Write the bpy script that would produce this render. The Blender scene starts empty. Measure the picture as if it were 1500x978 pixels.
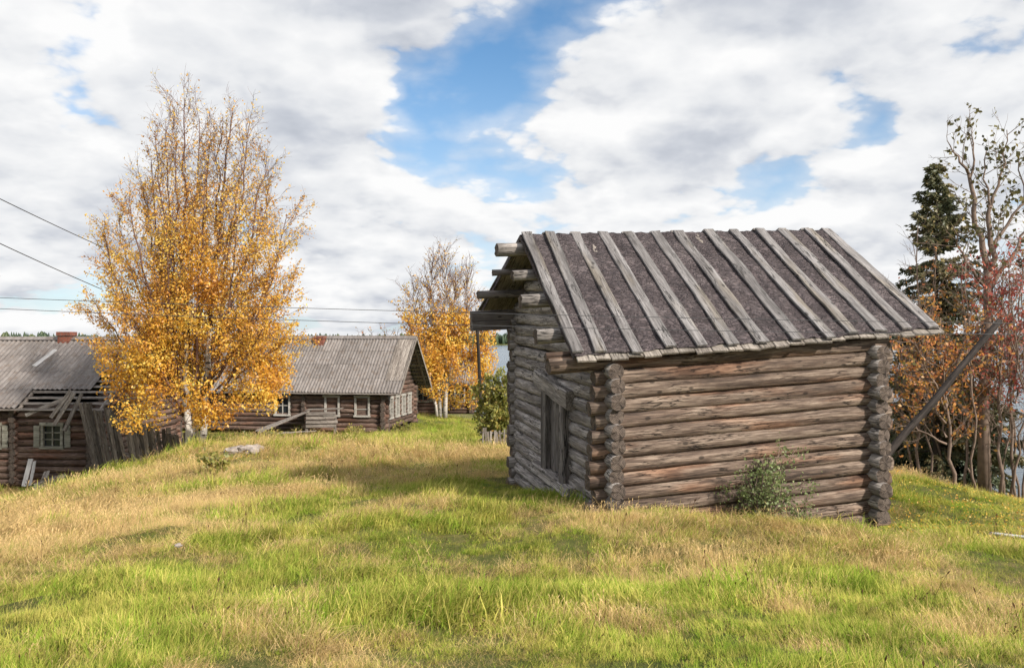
import bpy, math, random
import numpy as np
from mathutils import Matrix, Vector, noise as mnoise
R = math.radians
scene = bpy.context.scene
COL = scene.collection

# ------------------------------------------------------------------ camera
cam = bpy.data.cameras.new('camera'); cam.lens = 30.0; cam.sensor_width = 36.0
cam.clip_start = 0.05; cam.clip_end = 20000
camo = bpy.data.objects.new('camera', cam); COL.objects.link(camo)
camo.location = (0, 0, 0); camo.rotation_euler = (R(90.37), 0, 0)
scene.camera = camo
FPX = 1250.0
def at(x, y, d):
    """a spot seen at photo pixel x,y and d metres away"""
    return Vector(((x-750)/FPX*d, d, (497-y)/FPX*d))

# ------------------------------------------------------------------ node helpers
class NT:
    def __init__(s, tree): s.t = tree; s.n = tree.nodes; s.l = tree.links
    def new(s, typ, **kw):
        nd = s.n.new(typ)
        for k, v in kw.items(): setattr(nd, k, v)
        return nd
    def set(s, sock, v):
        if isinstance(v, bpy.types.NodeSocket): s.l.new(v, sock)
        elif v is not None: sock.default_value = v
    def math(s, op, a, b=None, c=None, clamp=False):
        nd = s.new('ShaderNodeMath', operation=op); nd.use_clamp = clamp
        for i, v in enumerate((a, b, c)):
            if v is not None: s.set(nd.inputs[i], v)
        return nd.outputs[0]
    def vmath(s, op, a, b=None, scale=None):
        nd = s.new('ShaderNodeVectorMath', operation=op)
        s.set(nd.inputs[0], a)
        if b is not None: s.set(nd.inputs[1], b)
        if scale is not None: s.set(nd.inputs['Scale'], scale)
        return nd.outputs['Value'] if op in ('DOT_PRODUCT', 'LENGTH', 'DISTANCE') else nd.outputs[0]
    def noise(s, vec, scale=5, detail=4, rough=.55, dist=0, out='Fac'):
        nd = s.new('ShaderNodeTexNoise'); s.set(nd.inputs['Vector'], vec)
        nd.inputs['Scale'].default_value = scale; nd.inputs['Detail'].default_value = detail
        nd.inputs['Roughness'].default_value = rough; nd.inputs['Distortion'].default_value = dist
        return nd.outputs[out]
    def ramp(s, fac, stops, interp='LINEAR'):
        nd = s.new('ShaderNodeValToRGB'); cr = nd.color_ramp; cr.interpolation = interp
        while len(cr.elements) < len(stops): cr.elements.new(.5)
        for e, (p, c) in zip(cr.elements, stops):
            e.position = p
            if not isinstance(c, (tuple, list)): c = (c, c, c)
            e.color = tuple(c) + (1,)
        s.set(nd.inputs[0], fac); return nd.outputs[0]
    def mix(s, fac, a, b, blend='MIX'):
        nd = s.new('ShaderNodeMix', data_type='RGBA', blend_type=blend)
        s.set(nd.inputs[0], fac)
        for i, v in ((6, a), (7, b)):
            if isinstance(v, (tuple, list)) and len(v) == 3: v = tuple(v)+(1,)
            s.set(nd.inputs[i], v)
        return nd.outputs[2]
    def mapping(s, vec, scale=(1,1,1), loc=(0,0,0)):
        nd = s.new('ShaderNodeMapping'); s.set(nd.inputs['Vector'], vec)
        nd.inputs['Scale'].default_value = scale; nd.inputs['Location'].default_value = loc
        return nd.outputs[0]
    def smooth(s, v, lo, hi, a=0., b=1.):
        nd = s.new('ShaderNodeMapRange', interpolation_type='SMOOTHSTEP')
        s.set(nd.inputs[0], v)
        for i, q in enumerate((lo, hi, a, b)): s.set(nd.inputs[i+1], q)
        return nd.outputs[0]

# ------------------------------------------------------------------ sky and sun
SUN_EL, SUN_AZ = R(33), R(133)      # azimuth clockwise from +Y
w = bpy.data.worlds.new('World'); scene.world = w; w.use_nodes = True
w.cycles.sampling_method = 'MANUAL'; w.cycles.sample_map_resolution = 256
t = NT(w.node_tree); t.n.clear()
sky = t.new('ShaderNodeTexSky', sky_type='NISHITA'); sky.sun_disc = False
sky.sun_elevation = SUN_EL; sky.sun_rotation = SUN_AZ
sky.air_density = 1.0; sky.dust_density = 0.6; sky.ozone_density = 1.6
tc = t.new('ShaderNodeTexCoord').outputs['Generated']
sep = t.new('ShaderNodeSeparateXYZ'); t.set(sep.inputs[0], tc)
den = t.math('ADD', t.math('MAXIMUM', sep.outputs[2], 0.0), 0.30)
comb = t.new('ShaderNodeCombineXYZ')
t.set(comb.inputs[0], t.math('DIVIDE', sep.outputs[0], den)); t.set(comb.inputs[1], t.math('DIVIDE', sep.outputs[1], den))
comb.inputs[2].default_value = 0.0
def cloud_field(p):
    """billowing cloud density: broad masses with puffs on puffs"""
    a = t.noise(p, 1.7, 3, .5, .15)
    wp = t.vmath('ADD', p, t.vmath('SCALE', t.noise(p, 4.0, 4, .6, out='Color'), scale=.22))
    def puff(sc):
        nd = t.new('ShaderNodeTexVoronoi', feature='F1'); t.set(nd.inputs['Vector'], wp)
        nd.inputs['Scale'].default_value = sc; nd.inputs['Detail'].default_value = 2.0; nd.inputs['Roughness'].default_value = .55
        return t.math('SUBTRACT', .62, nd.outputs['Distance'])
    b = t.noise(p, 7.0, 6, .62, .1)
    v = t.math('ADD', t.math('MULTIPLY', a, .85), t.math('MULTIPLY', puff(4.2), .30))
    return t.math('ADD', v, t.math('MULTIPLY', b, .22))
pv = t.vmath('ADD', comb.outputs[0], (3.7, 1.3, 0.0))
n0 = cloud_field(pv)
n1 = cloud_field(t.vmath('ADD', t.vmath('SCALE', comb.outputs[0], scale=.955), (3.715, 1.3, 0.0)))
# where the cloud deck is thick (+) or torn open (-), as directions in the sky
BLOBS = [((850, 10), .07, -.22), ((770, 75), .06, -.22), ((700, 125), .065, -.24), ((610, 188), .06, -.24), ((910, -40), .08, -.12), ((110, 185), .07, -.16), ((300, 200), .05, -.16), ((120, 45), .035, -.12),
         ((1085, 95), .04, -.16), ((1000, 140), .025, -.12), ((1265, 150), .045, -.11), ((1150, 300), .08, -.12), ((1385, 115), .04, -.08), ((1130, 240), .04, -.10), ((1300, 215), .04, -.10),
         ((300, 60), .20, .12), ((580, 60), .07, .08), ((960, 110), .12, .16), ((560, 300), .20, .06), ((1000, 300), .20, .10), ((1330, 300), .12, .10), ((1440, 70), .12, .10), ((640, 110), .04, .08), ((1180, 40), .14, .12), ((1080, 200), .10, .06), ((60, 300), .16, .12), ((1440, 180), .10, .08), ((60, 60), .12, .10)]
cov = n0
for (px, py), rad, amp in BLOBS:
    d = at(px, py, 1.0).normalized()
    dist = t.vmath('DISTANCE', tc, tuple(d))
    cov = t.math('ADD', cov, t.smooth(dist, 0.0, rad*1.6, amp, 0.0))
mask = t.smooth(cov, .315, .43)
wisp = t.smooth(cov, .18, .43, 0.0, .45)
shade = t.math('ADD', t.math('MULTIPLY', t.math('SUBTRACT', n0, n1), 2.2), .75)
shade = t.math('SUBTRACT', shade, t.smooth(cov, .45, .95, 0.0, .55))
soft = t.noise(pv, 2.4, 3, .5, .2)
shade = t.math('ADD', shade, t.math('MULTIPLY', t.math('SUBTRACT', soft, .5), 1.1), clamp=True)
CS = 7.2
ccol = t.ramp(shade, [(0.0, (.475, .51, .58)), (.30, (.62, .65, .71)), (.60, (.82, .835, .86)), (1.0, (.985, .985, .985))])
ccol = t.vmath('SCALE', ccol, scale=CS)
skyc = t.vmath('MULTIPLY', sky.outputs[0], (.72, .98, 1.12))
low = t.smooth(sep.outputs[2], 0.0, .34, .62, 0.0)       # thin high veil towards the horizon
skyv = t.mix(low, skyc, (5.6, 6.05, 6.8))
final = t.mix(t.math('MAXIMUM', mask, wisp), skyv, ccol)
bg = t.new('ShaderNodeBackground'); t.set(bg.inputs[0], final); bg.inputs[1].default_value = 0.095
out = t.new('ShaderNodeOutputWorld'); t.l.new(bg.outputs[0], out.inputs[0])

sun = bpy.data.lights.new('sun', 'SUN'); sun.energy = 4.3; sun.angle = R(4.5); sun.color = (1.0, .93, .82)
suno = bpy.data.objects.new('sun', sun); COL.objects.link(suno)
sdir = Vector((math.sin(SUN_AZ)*math.cos(SUN_EL), math.cos(SUN_AZ)*math.cos(SUN_EL), math.sin(SUN_EL)))
suno.rotation_euler = sdir.to_track_quat('Z', 'Y').to_euler()
suno.location = sdir*60
vs = scene.view_settings
vs.view_transform = 'Standard'; vs.look = 'None'; vs.exposure = 0.55; vs.gamma = 1.0; vs.use_curve_mapping = False

# ------------------------------------------------------------------ object helpers
rng = np.random.default_rng(7)
rnd = random.Random(11)
def tag(o, label=None, cat=None, group=None, kind=None):
    if label: o['label'] = label
    if cat: o['category'] = cat
    if group: o['group'] = group
    if kind: o['kind'] = kind
    return o
def root(name, loc, label, cat, group=None, rotz=0.0):
    o = bpy.data.objects.new(name, None); o.empty_display_size = .2
    COL.objects.link(o); o.location = loc; o.rotation_euler = (0, 0, rotz)
    return tag(o, label, cat, group)
def wm(o):
    m = Matrix.Translation(o.location) @ o.rotation_euler.to_matrix().to_4x4() if o.rotation_mode == 'XYZ' else o.matrix_basis
    return (wm(o.parent) @ o.matrix_basis) if o.parent else o.matrix_basis
def link(name, mesh, parent=None, world=None, mats=()):
    o = bpy.data.objects.new(name, mesh); COL.objects.link(o)
    for m in mats:
        if m.name not in [q.name for q in mesh.materials if q]: mesh.materials.append(m)
    if parent: o.parent = parent
    if world is not None:
        o.matrix_basis = (wm(parent).inverted() @ world) if parent else world
    elif parent:
        o.matrix_basis = wm(parent).inverted()
    return o
def mesh_np(name, verts, faces, smooth=False, mat_idx=None, attrs=None):
    """faces: int array (n,3) or (n,4), or list of lists"""
    me = bpy.data.meshes.new(name)
    if isinstance(faces, np.ndarray):
        verts = np.asarray(verts, dtype=np.float32); n, k = faces.shape
        me.vertices.add(len(verts)); me.vertices.foreach_set('co', verts.ravel())
        me.loops.add(n*k); me.loops.foreach_set('vertex_index', faces.astype(np.int32).ravel())
        me.polygons.add(n); me.polygons.foreach_set('loop_start', np.arange(0, n*k, k, dtype=np.int32))
        me.update(calc_edges=True)
    else:
        me.from_pydata([tuple(v) for v in verts], [], faces); me.update()
    if smooth: me.polygons.foreach_set('use_smooth', [True]*len(me.polygons))
    if mat_idx is not None: me.polygons.foreach_set('material_index', np.asarray(mat_idx, dtype=np.int32))
    if attrs:
        for nm, arr in attrs.items():
            a = me.attributes.new(nm, 'FLOAT', 'POINT'); a.data.foreach_set('value', np.asarray(arr, dtype=np.float32))
    return me
def frame(p0, p1, up=(0, 0, 1)):
    """matrix at p0 with X towards p1 and Z near up"""
    p0 = Vector(p0); x = (Vector(p1)-p0).normalized(); z = Vector(up); z = (z - x*z.dot(x)).normalized(); y = z.cross(x)
    m = Matrix.Identity(4)
    for i in range(3): m[i][0] = x[i]; m[i][1] = y[i]; m[i][2] = z[i]; m[i][3] = p0[i]
    return m
class MB:
    def __init__(s): s.v = []; s.f = []; s.m = []
    def box(s, lo, hi, mi=0):
        x0, y0, z0 = lo; x1, y1, z1 = hi; b = len(s.v)
        s.v += [(x0,y0,z0),(x1,y0,z0),(x1,y1,z0),(x0,y1,z0),(x0,y0,z1),(x1,y0,z1),(x1,y1,z1),(x0,y1,z1)]
        for q in ((0,3,2,1),(4,5,6,7),(0,1,5,4),(1,2,6,5),(2,3,7,6),(3,0,4,7)): s.f.append([b+i for i in q]); s.m.append(mi)
    def tube(s, pts, rad, k=5, cap=True, mi=0):
        b = len(s.v); n = len(pts)
        for i in range(n):
            p = Vector(pts[i]); d = (Vector(pts[min(i+1, n-1)])-Vector(pts[max(i-1, 0)]))
            if d.length < 1e-9: d = Vector((0, 0, 1))
            d.normalize(); a = d.cross(Vector((0, 0, 1)) if abs(d.z) < .9 else Vector((1, 0, 0))).normalized(); c = d.cross(a)
            for j in range(k):
                an = 2*math.pi*j/k; q = p + (a*math.cos(an)+c*math.sin(an))*rad[i]; s.v.append((q.x, q.y, q.z))
        for i in range(n-1):
            for j in range(k):
                j2 = (j+1) % k; s.f.append([b+i*k+j, b+i*k+j2, b+(i+1)*k+j2, b+(i+1)*k+j]); s.m.append(mi)
        if cap:
            s.f.append([b+j for j in range(k)][::-1]); s.m.append(mi); s.f.append([b+(n-1)*k+j for j in range(k)]); s.m.append(mi)
    def mesh(s, name, smooth=False): return mesh_np(name, s.v, s.f, smooth, s.m)

def log_mesh(L, r0, r1, seed=0, k=12, seg=None, wob=.012, rough=.06, squash=1.0):
    """a peeled log along local X from 0 to L; slot 0 bark side, slot 1 sawn ends"""
    q = random.Random(seed); seg = seg or max(5, int(L/.3)); V = []; F = []; M = []
    o1, o2, o3 = q.random()*50, q.random()*50, q.random()*50
    for i in range(seg+1):
        x = L*i/seg; r = r0+(r1-r0)*i/seg
        cy = (mnoise.noise((x*.7+o1, 3, 1)))*wob*2; cz = (mnoise.noise((x*.7+o2, 7, 1)))*wob*2
        for j in range(k):
            a = 2*math.pi*j/k
            rr = r/(abs(math.cos(a))**2.35+abs(math.sin(a))**2.35)**(1/2.35)*(1+rough*mnoise.noise((x*1.1+o3, math.cos(a)*1.4, math.sin(a)*1.4))*2)
            e = 0 if 0 < i < seg else .012*q.uniform(-1, 1)
            V.append((x+e, cy+rr*math.cos(a), cz+rr*squash*math.sin(a)))
    for i in range(seg):
        for j in range(k):
            j2 = (j+1) % k; F.append([i*k+j, i*k+j2, (i+1)*k+j2, (i+1)*k+j]); M.append(0)
    b = len(V); V.append((-.004, 0, 0)); V.append((L+.004, 0, 0))
    for j in range(k):
        j2 = (j+1) % k; F.append([b, j2, j]); M.append(1); F.append([b+1, seg*k+j, seg*k+j2]); M.append(1)
    me = mesh_np('log', V, F, False, M)
    me.polygons.foreach_set('use_smooth', [m == 0 for m in M])
    return me
def board_mesh(L, wd, th, seed=0, seg=8, wav=.08, bend=.0, name='board'):
    """an old board along local X, width on Y, thickness on Z, uneven edges"""
    q = random.Random(seed); V = []; F = []; o1, o2, o3 = q.random()*40, q.random()*40, q.random()*40
    for i in range(seg+1):
        x = L*i/seg; l = -wd/2*(1+wav*2*mnoise.noise((x*1.7+o1, 0, 0))); r = wd/2*(1+wav*2*mnoise.noise((x*1.7+o2, 5, 0)))
        z = bend*2*mnoise.noise((x*.9+o3, 9, 0))
        c = min(.12*th+.003, .3*th)
        if i in (0, seg):
            es = [q.uniform(-.02, .02) for _ in range(2)]
        else: es = [0, 0]
        V += [(x+es[0], l, z), (x+es[0], l, z+th-c), (x+es[0], l+c, z+th), (x+es[1], r-c, z+th), (x+es[1], r, z+th-c), (x+es[1], r, z)]
    for i in range(seg):
        for j in range(6):
            j2 = (j+1) % 6; F.append([i*6+j, (i+1)*6+j, (i+1)*6+j2, i*6+j2])
    F.append([0, 1, 2, 3, 4, 5]); F.append([seg*6+j for j in (5, 4, 3, 2, 1, 0)])
    return mesh_np(name, V, F)

# ------------------------------------------------------------------ materials
def material(name):
    m = bpy.data.materials.new(name); m.use_nodes = True; t = NT(m.node_tree); t.n.clear()
    b = t.new('ShaderNodeBsdfPrincipled'); o = t.new('ShaderNodeOutputMaterial'); t.l.new(b.outputs[0], o.inputs[0])
    b.inputs['Roughness'].default_value = .85
    b.inputs['Specular IOR Level'].default_value = .25
    return m, t, b
def objvec(t):
    v = t.new('ShaderNodeTexCoord').outputs['Object']; r = t.new('ShaderNodeObjectInfo').outputs['Random']
    off = t.new('ShaderNodeCombineXYZ'); t.set(off.inputs[0], t.math('MULTIPLY', r, 61.0)); t.set(off.inputs[1], t.math('MULTIPLY', r, 23.0))
    off.inputs[2].default_value = 0
    return v, off.outputs[0], r
def wood(name, dark, mid, light, warm=None, warm_amt=.0, crack=.8, bump=.5, fine=55, vary=.35):
    m, t, b = material(name); v, off, r = objvec(t)
    st = t.vmath('ADD', t.mapping(v, (1.3, 1, 1)), off)
    g = t.noise(t.mapping(st, (2.6, fine, fine)), 1.0, 6, .65)              # grain
    g2 = t.noise(t.mapping(st, (.35, 9, 9)), 1.0, 5, .6, .4)              # broad streaks
    p = t.noise(t.mapping(st, (1.0, 2.2, 2.2)), 1.0, 4, .6)               # blotches
    f = t.math('ADD', t.math('MULTIPLY', g, .45), t.math('ADD', t.math('MULTIPLY', g2, .4), t.math('MULTIPLY', p, .25)))
    c = t.ramp(f, [(.42, dark), (.53, mid), (.65, light)])
    if warm:
        wf = t.smooth(t.noise(t.mapping(st, (.5, 3.5, 3.5), (5, 2, 8)), 1.0, 3, .5), .50, .68, 0.0, warm_amt)
        c = t.mix(wf, c, t.mix(1.0, c, warm, 'MULTIPLY'))
    ck = t.noise(t.mapping(st, (1.2, 22, 22), (9, 4, 1)), 1.0, 4, .55, .25)
    cm = t.ramp(t.math('ABSOLUTE', t.math('SUBTRACT', ck, .5)), [(0.0, 1.0), (.012, .8), (.03, 0.0)])
    cm = t.math('MULTIPLY', cm, t.smooth(p, .42, .58))
    kn = t.new('ShaderNodeTexVoronoi'); kn.inputs['Scale'].default_value = 1.0; t.set(kn.inputs['Vector'], t.mapping(st, (2.2, 5.5, 5.5)))
    km = t.smooth(kn.outputs['Distance'], .08, .16, .75, 0.0)
    c = t.mix(t.math('MULTIPLY', cm, crack), c, tuple(q*.22 for q in dark))
    c = t.mix(km, c, tuple(q*.45 for q in dark))
    hsv = t.new('ShaderNodeHueSaturation'); t.set(hsv.inputs['Color'], c)
    t.set(hsv.inputs['Value'], t.math('ADD', t.math('MULTIPLY', r, vary*2), 1-vary))
    t.set(b.inputs['Base Color'], hsv.outputs[0])
    h = t.math('SUBTRACT', t.math('ADD', t.math('MULTIPLY', g, .5), t.math('MULTIPLY', g2, .6)), t.math('MULTIPLY', cm, .9))
    bp = t.new('ShaderNodeBump'); bp.inputs['Strength'].default_value = bump; bp.inputs['Distance'].default_value = .012
    t.set(bp.inputs['Height'], h); t.l.new(bp.outputs[0], b.inputs['Normal'])
    return m
def endgrain(name, dark, light):
    m, t, b = material(name); v, off, r = objvec(t)
    s = t.new('ShaderNodeSeparateXYZ'); t.set(s.inputs[0], v)
    y2 = t.math('ADD', t.math('MULTIPLY', s.outputs[1], s.outputs[1]), t.math('MULTIPLY', s.outputs[2], s.outputs[2]))
    rad = t.math('SQRT', y2); nz = t.noise(t.vmath('ADD', v, off), 14, 4, .6)
    ring = t.math('SINE', t.math('ADD', t.math('MULTIPLY', rad, 330.0), t.math('MULTIPLY', nz, 9.0)))
    ang = t.math('ARCTAN2', s.outputs[1], s.outputs[2])
    cr = t.noise(t.mapping(t.vmath('ADD', v, off), (0, 1, 1)), 9, 3, .5)
    f = t.math('ADD', t.math('MULTIPLY', ring, .18), nz)
    c = t.ramp(f, [(.25, dark), (.75, light)])
    sp = t.math('SINE', t.math('ADD', t.math('MULTIPLY', ang, 3.0), t.math('MULTIPLY', cr, 6.0)))
    c = t.mix(t.smooth(sp, .93, .99, 0.0, .8), c, tuple(q*.25 for q in dark))
    t.set(b.inputs['Base Color'], c)
    bp = t.new('ShaderNodeBump'); bp.inputs['Strength'].default_value = .4; bp.inputs['Distance'].default_value = .01
    t.set(bp.inputs['Height'], f); t.l.new(bp.outputs[0], b.inputs['Normal'])
    return m
M = {}
M['log_warm'] = wood('weathered_log_warm', (.034, .025, .021), (.130, .091, .070), (.34, .262, .205), (1.16, .78, .58), .65, crack=1.0, bump=.6, vary=.16)
M['log_grey'] = wood('weathered_log_grey', (.060, .052, .047), (.205, .180, .164), (.46, .415, .385), None, 0, crack=1.0, bump=.6, vary=.14)
M['door'] = wood('dark_door_board', (.040, .034, .031), (.115, .10, .092), (.25, .222, .205), None, 0, crack=1.0, vary=.12)
M['end'] = endgrain('log_end_grain', (.036, .027, .023), (.155, .12, .098))
M['batten'] = wood('silver_batten', (.075, .068, .066), (.165, .153, .150), (.29, .272, .268), (.95, .86, .68), .7, crack=1.0, vary=.14)
M['beam'] = wood('dark_beam', (.055, .048, .046), (.135, .115, .105), (.26, .23, .21), None, 0, vary=.15)
M['deck'] = wood('roof_deck_board', (.09, .078, .068), (.22, .19, .165), (.36, .32, .28), None, 0, vary=.25)
M['house_log'] = wood('red_brown_log', (.042, .028, .023), (.105, .068, .053), (.22, .155, .125), (1.25, .82, .62), .6, fine=28, vary=.28)
M['house_grey'] = wood('grey_brown_board', (.085, .072, .062), (.20, .168, .145), (.38, .335, .295), None, 0, fine=30, vary=.25)
M['fence'] = wood('dark_fence_board', (.06, .048, .04), (.15, .122, .10), (.30, .255, .21), None, 0, fine=30, vary=.45)
M['pale_board'] = wood('pale_bare_board', (.26, .25, .24), (.44, .42, .41), (.62, .60, .58), None, 0, crack=.4, vary=.15)
M['white_paint'] = wood('flaking_white_paint', (.20, .18, .155), (.36, .335, .30), (.52, .49, .455), None, 0, crack=.8, vary=.06)
M['green_paint'] = wood('flaking_green_paint', (.10, .094, .076), (.20, .188, .152), (.34, .325, .275), None, 0, crack=.6, vary=.08)
M['leaning'] = wood('dark_round_pole', (.012, .0095, .008), (.027, .021, .018), (.06, .048, .042), None, 0, vary=.05)

def simple(name, col, rough=.8, spec=.3, nscale=8, var=.3):
    m, t, b = material(name); v, off, r = objvec(t)
    n = t.noise(t.vmath('ADD', v, off), nscale, 5, .6)
    t.set(b.inputs['Base Color'], t.ramp(n, [(.25, tuple(c*(1-var) for c in col)), (.75, tuple(c*(1+var) for c in col))]))
    b.inputs['Roughness'].default_value = rough; b.inputs['Specular IOR Level'].default_value = spec
    return m
M['glass'] = simple('old_window_glass', (.02, .023, .026), .12, .6, 3, .5)
M['wire'] = simple('wire_metal', (.06, .06, .065), .5, .4, 20, .2)
M['stone'] = simple('pale_stone', (.31, .265, .235), .9, .2, 7, .6)
M['interior'] = simple('interior_shade', (.015, .012, .011), .95, .05)  # near-black colour stands for the shade inside the buildings
# brick
m, t, b = material('chimney_brick'); v = t.new('ShaderNodeTexCoord').outputs['Object']
s = t.new('ShaderNodeSeparateXYZ'); t.set(s.inputs[0], v); cb = t.new('ShaderNodeCombineXYZ')
t.set(cb.inputs[0], t.math('ADD', s.outputs[0], s.outputs[1])); t.set(cb.inputs[1], s.outputs[2])
bk = t.new('ShaderNodeTexBrick'); t.set(bk.inputs['Vector'], cb.outputs[0]); bk.inputs['Scale'].default_value = 1.0
bk.inputs['Brick Width'].default_value = .25; bk.inputs['Row Height'].default_value = .08; bk.inputs['Mortar Size'].default_value = .010
bk.inputs['Color1'].default_value = (.30, .085, .05, 1); bk.inputs['Color2'].default_value = (.19, .055, .036, 1); bk.inputs['Mortar'].default_value = (.20, .15, .12, 1)
dn = t.noise(v, 4, 4, .6); t.set(b.inputs['Base Color'], t.mix(t.smooth(dn, .5, .7, 0, .6), bk.outputs[0], (.07, .045, .04)))
bp = t.new('ShaderNodeBump'); bp.inputs['Distance'].default_value = .01; t.set(bp.inputs['Height'], bk.outputs['Fac']); bp.invert = True; t.l.new(bp.outputs[0], b.inputs['Normal'])
M['brick'] = m
# roofing felt
m, t, b = material('wrinkled_roofing_felt'); v = t.new('ShaderNodeTexCoord').outputs['Object']
n1 = t.noise(v, 2.2, 6, .6); n2 = t.noise(v, 38, 4, .65)
wv = t.noise(t.mapping(v, (2.0, 2.6, 2.6)), 1.6, 3, .5, 2.2)
vor = t.new('ShaderNodeTexVoronoi', feature='DISTANCE_TO_EDGE'); vor.inputs['Scale'].default_value = 11
t.set(vor.inputs['Vector'], t.vmath('ADD', v, t.vmath('SCALE', t.noise(v, 6, 3, .5, out='Color'), scale=.10)))
c = t.ramp(n1, [(.32, (.070, .054, .056)), (.52, (.112, .088, .090)), (.70, (.175, .142, .142))])
rdg = t.math('ABSOLUTE', t.math('SUBTRACT', t.noise(t.mapping(v, (2.2, 5, 5)), 2.4, 3, .5, 2.2), .5))
c = t.mix(t.smooth(n2, .58, .75, 0, .10), c, (.21, .185, .18)); c = t.mix(t.smooth(rdg, .0, .03, .22, 0.0), c, (.20, .168, .172))
c = t.mix(t.smooth(vor.outputs[0], .0, .05, .10, 0.0), c, (.17, .145, .145))
t.set(b.inputs['Base Color'], c); b.inputs['Roughness'].default_value = .78; b.inputs['Specular IOR Level'].default_value = .3
h = t.math('ADD', t.math('ADD', t.math('MULTIPLY', wv, 1.0), t.math('MULTIPLY', n2, .10)), t.smooth(rdg, 0.0, .09, .35, 0.0))
bp = t.new('ShaderNodeBump'); bp.inputs['Strength'].default_value = 1.0; bp.inputs['Distance'].default_value = .12
t.set(bp.inputs['Height'], h); t.l.new(bp.outputs[0], b.inputs['Normal']); M['felt'] = m
# corrugated fibre cement
m, t, b = material('old_corrugated_sheet'); v, off, r = objvec(t)
st = t.vmath('ADD', v, off)
n1 = t.noise(t.mapping(st, (6, 1.0, 1)), 1.0, 5, .6); n2 = t.noise(st, 2.4, 5, .6); n3 = t.noise(st, 30, 3, .6)
c = t.ramp(t.math('ADD', t.math('MULTIPLY', n1, .6), t.math('MULTIPLY', n2, .4)), [(.3, (.105, .088, .080)), (.5, (.195, .172, .160)), (.7, (.31, .282, .268))])
c = t.mix(t.smooth(n2, .50, .64, 0, .6), c, (.115, .085, .066))
c = t.mix(t.smooth(n3, .62, .75, 0, .5), c, (.36, .34, .32))
s = t.new('ShaderNodeSeparateXYZ'); t.set(s.inputs[0], v)
hsv = t.new('ShaderNodeHueSaturation'); t.set(hsv.inputs['Color'], c); t.set(hsv.inputs['Value'], t.math('ADD', t.math('MULTIPLY', r, .32), .84))
t.set(b.inputs['Base Color'], hsv.outputs[0]); b.inputs['Roughness'].default_value = .85; M['sheet'] = m
# birch bark
m, t, b = material('birch_bark'); v = t.new('ShaderNodeTexCoord').outputs['Object']
n1 = t.noise(t.mapping(v, (5, 5, 16)), 1.0, 4, .6); n2 = t.noise(v, 1.7, 3, .5)
c = t.mix(t.smooth(n1, .56, .64), (.50, .46, .42), (.05, .042, .04)); c = t.mix(t.smooth(n2, .55, .7, 0, .6), c, (.32, .25, .20))
t.set(b.inputs['Base Color'], c); M['birch'] = m
M['twig'] = simple('red_brown_twig', (.155, .088, .070), .8, .2, 3, .3)
M['twig_grey'] = simple('grey_brown_bark', (.20, .145, .115), .85, .2, 5, .4)
M['bark_dark'] = simple('dark_bark', (.075, .06, .052), .9, .2, 7, .45)

def leafmat(name, stops, trans=.35, nscale=.9):
    m = bpy.data.materials.new(name); m.use_nodes = True; t = NT(m.node_tree); t.n.clear()
    a = t.new('ShaderNodeAttribute'); a.attribute_name = 'tint'
    pos = t.new('ShaderNodeNewGeometry').outputs['Position']
    f = t.math('ADD', t.math('MULTIPLY', a.outputs['Fac'], .62), t.math('MULTIPLY', t.smooth(t.noise(pos, nscale, 3, .5), .3, .7), .38))
    c = t.ramp(f, stops)
    d = t.new('ShaderNodeBsdfDiffuse'); t.set(d.inputs[0], c); tr = t.new('ShaderNodeBsdfTranslucent'); t.set(tr.inputs[0], c)
    mx = t.new('ShaderNodeMixShader'); mx.inputs[0].default_value = trans
    t.l.new(d.outputs[0], mx.inputs[1]); t.l.new(tr.outputs[0], mx.inputs[2])
    gl = t.new('ShaderNodeBsdfGlossy'); gl.inputs['Roughness'].default_value = .5; m2 = t.new('ShaderNodeMixShader'); m2.inputs[0].default_value = .04
    t.l.new(mx.outputs[0], m2.inputs[1]); t.l.new(gl.outputs[0], m2.inputs[2])
    o = t.new('ShaderNodeOutputMaterial'); t.l.new(m2.outputs[0], o.inputs[0]); return m
M['leaf_birch'] = leafmat('birch_leaf_gold', [(.06, (.26, .12, .04)), (.22, (.55, .24, .05)), (.38, (.84, .43, .06)), (.6, (.93, .58, .085)), (.84, (.94, .73, .17)), (.97, (.72, .68, .20))], .5)
M['leaf_bush'] = leafmat('bush_leaf_green', [(.15, (.15, .16, .04)), (.45, (.30, .31, .07)), (.7, (.50, .42, .11)), (.9, (.62, .38, .12))], .5, 2)
M['leaf_shrub'] = leafmat('shrub_leaf_green', [(.15, (.11, .15, .05)), (.5, (.24, .30, .11)), (.85, (.44, .47, .22))], .45, 5)
M['leaf_orange'] = leafmat('rowan_leaf_orange', [(.1, (.18, .17, .05)), (.28, (.42, .28, .07)), (.46, (.66, .33, .08)), (.66, (.60, .19, .08)), (.9, (.78, .50, .12))], .5, 1.4)
M['leaf_red'] = leafmat('rowan_leaf_red', [(.15, (.24, .05, .045)), (.5, (.48, .10, .075)), (.85, (.62, .22, .12))], .5, 1.4)
M['leaf_olive'] = leafmat('alder_leaf_olive', [(.15, (.06, .06, .025)), (.5, (.14, .125, .045)), (.8, (.27, .22, .07)), (.95, (.42, .30, .09))], .35)
M['needle'] = leafmat('spruce_needle', [(.15, (.04, .06, .036)), (.5, (.09, .12, .062)), (.85, (.18, .19, .10))], .25)
M['needle_brown'] = leafmat('spruce_needle_brown', [(.15, (.07, .09, .05)), (.5, (.155, .16, .08)), (.85, (.34, .26, .13))], .3)
M['far_tree'] = leafmat('far_forest', [(.1, (.022, .040, .024)), (.5, (.045, .075, .035)), (.8, (.10, .115, .04)), (.97, (.26, .19, .05))], .1, .02)

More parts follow.
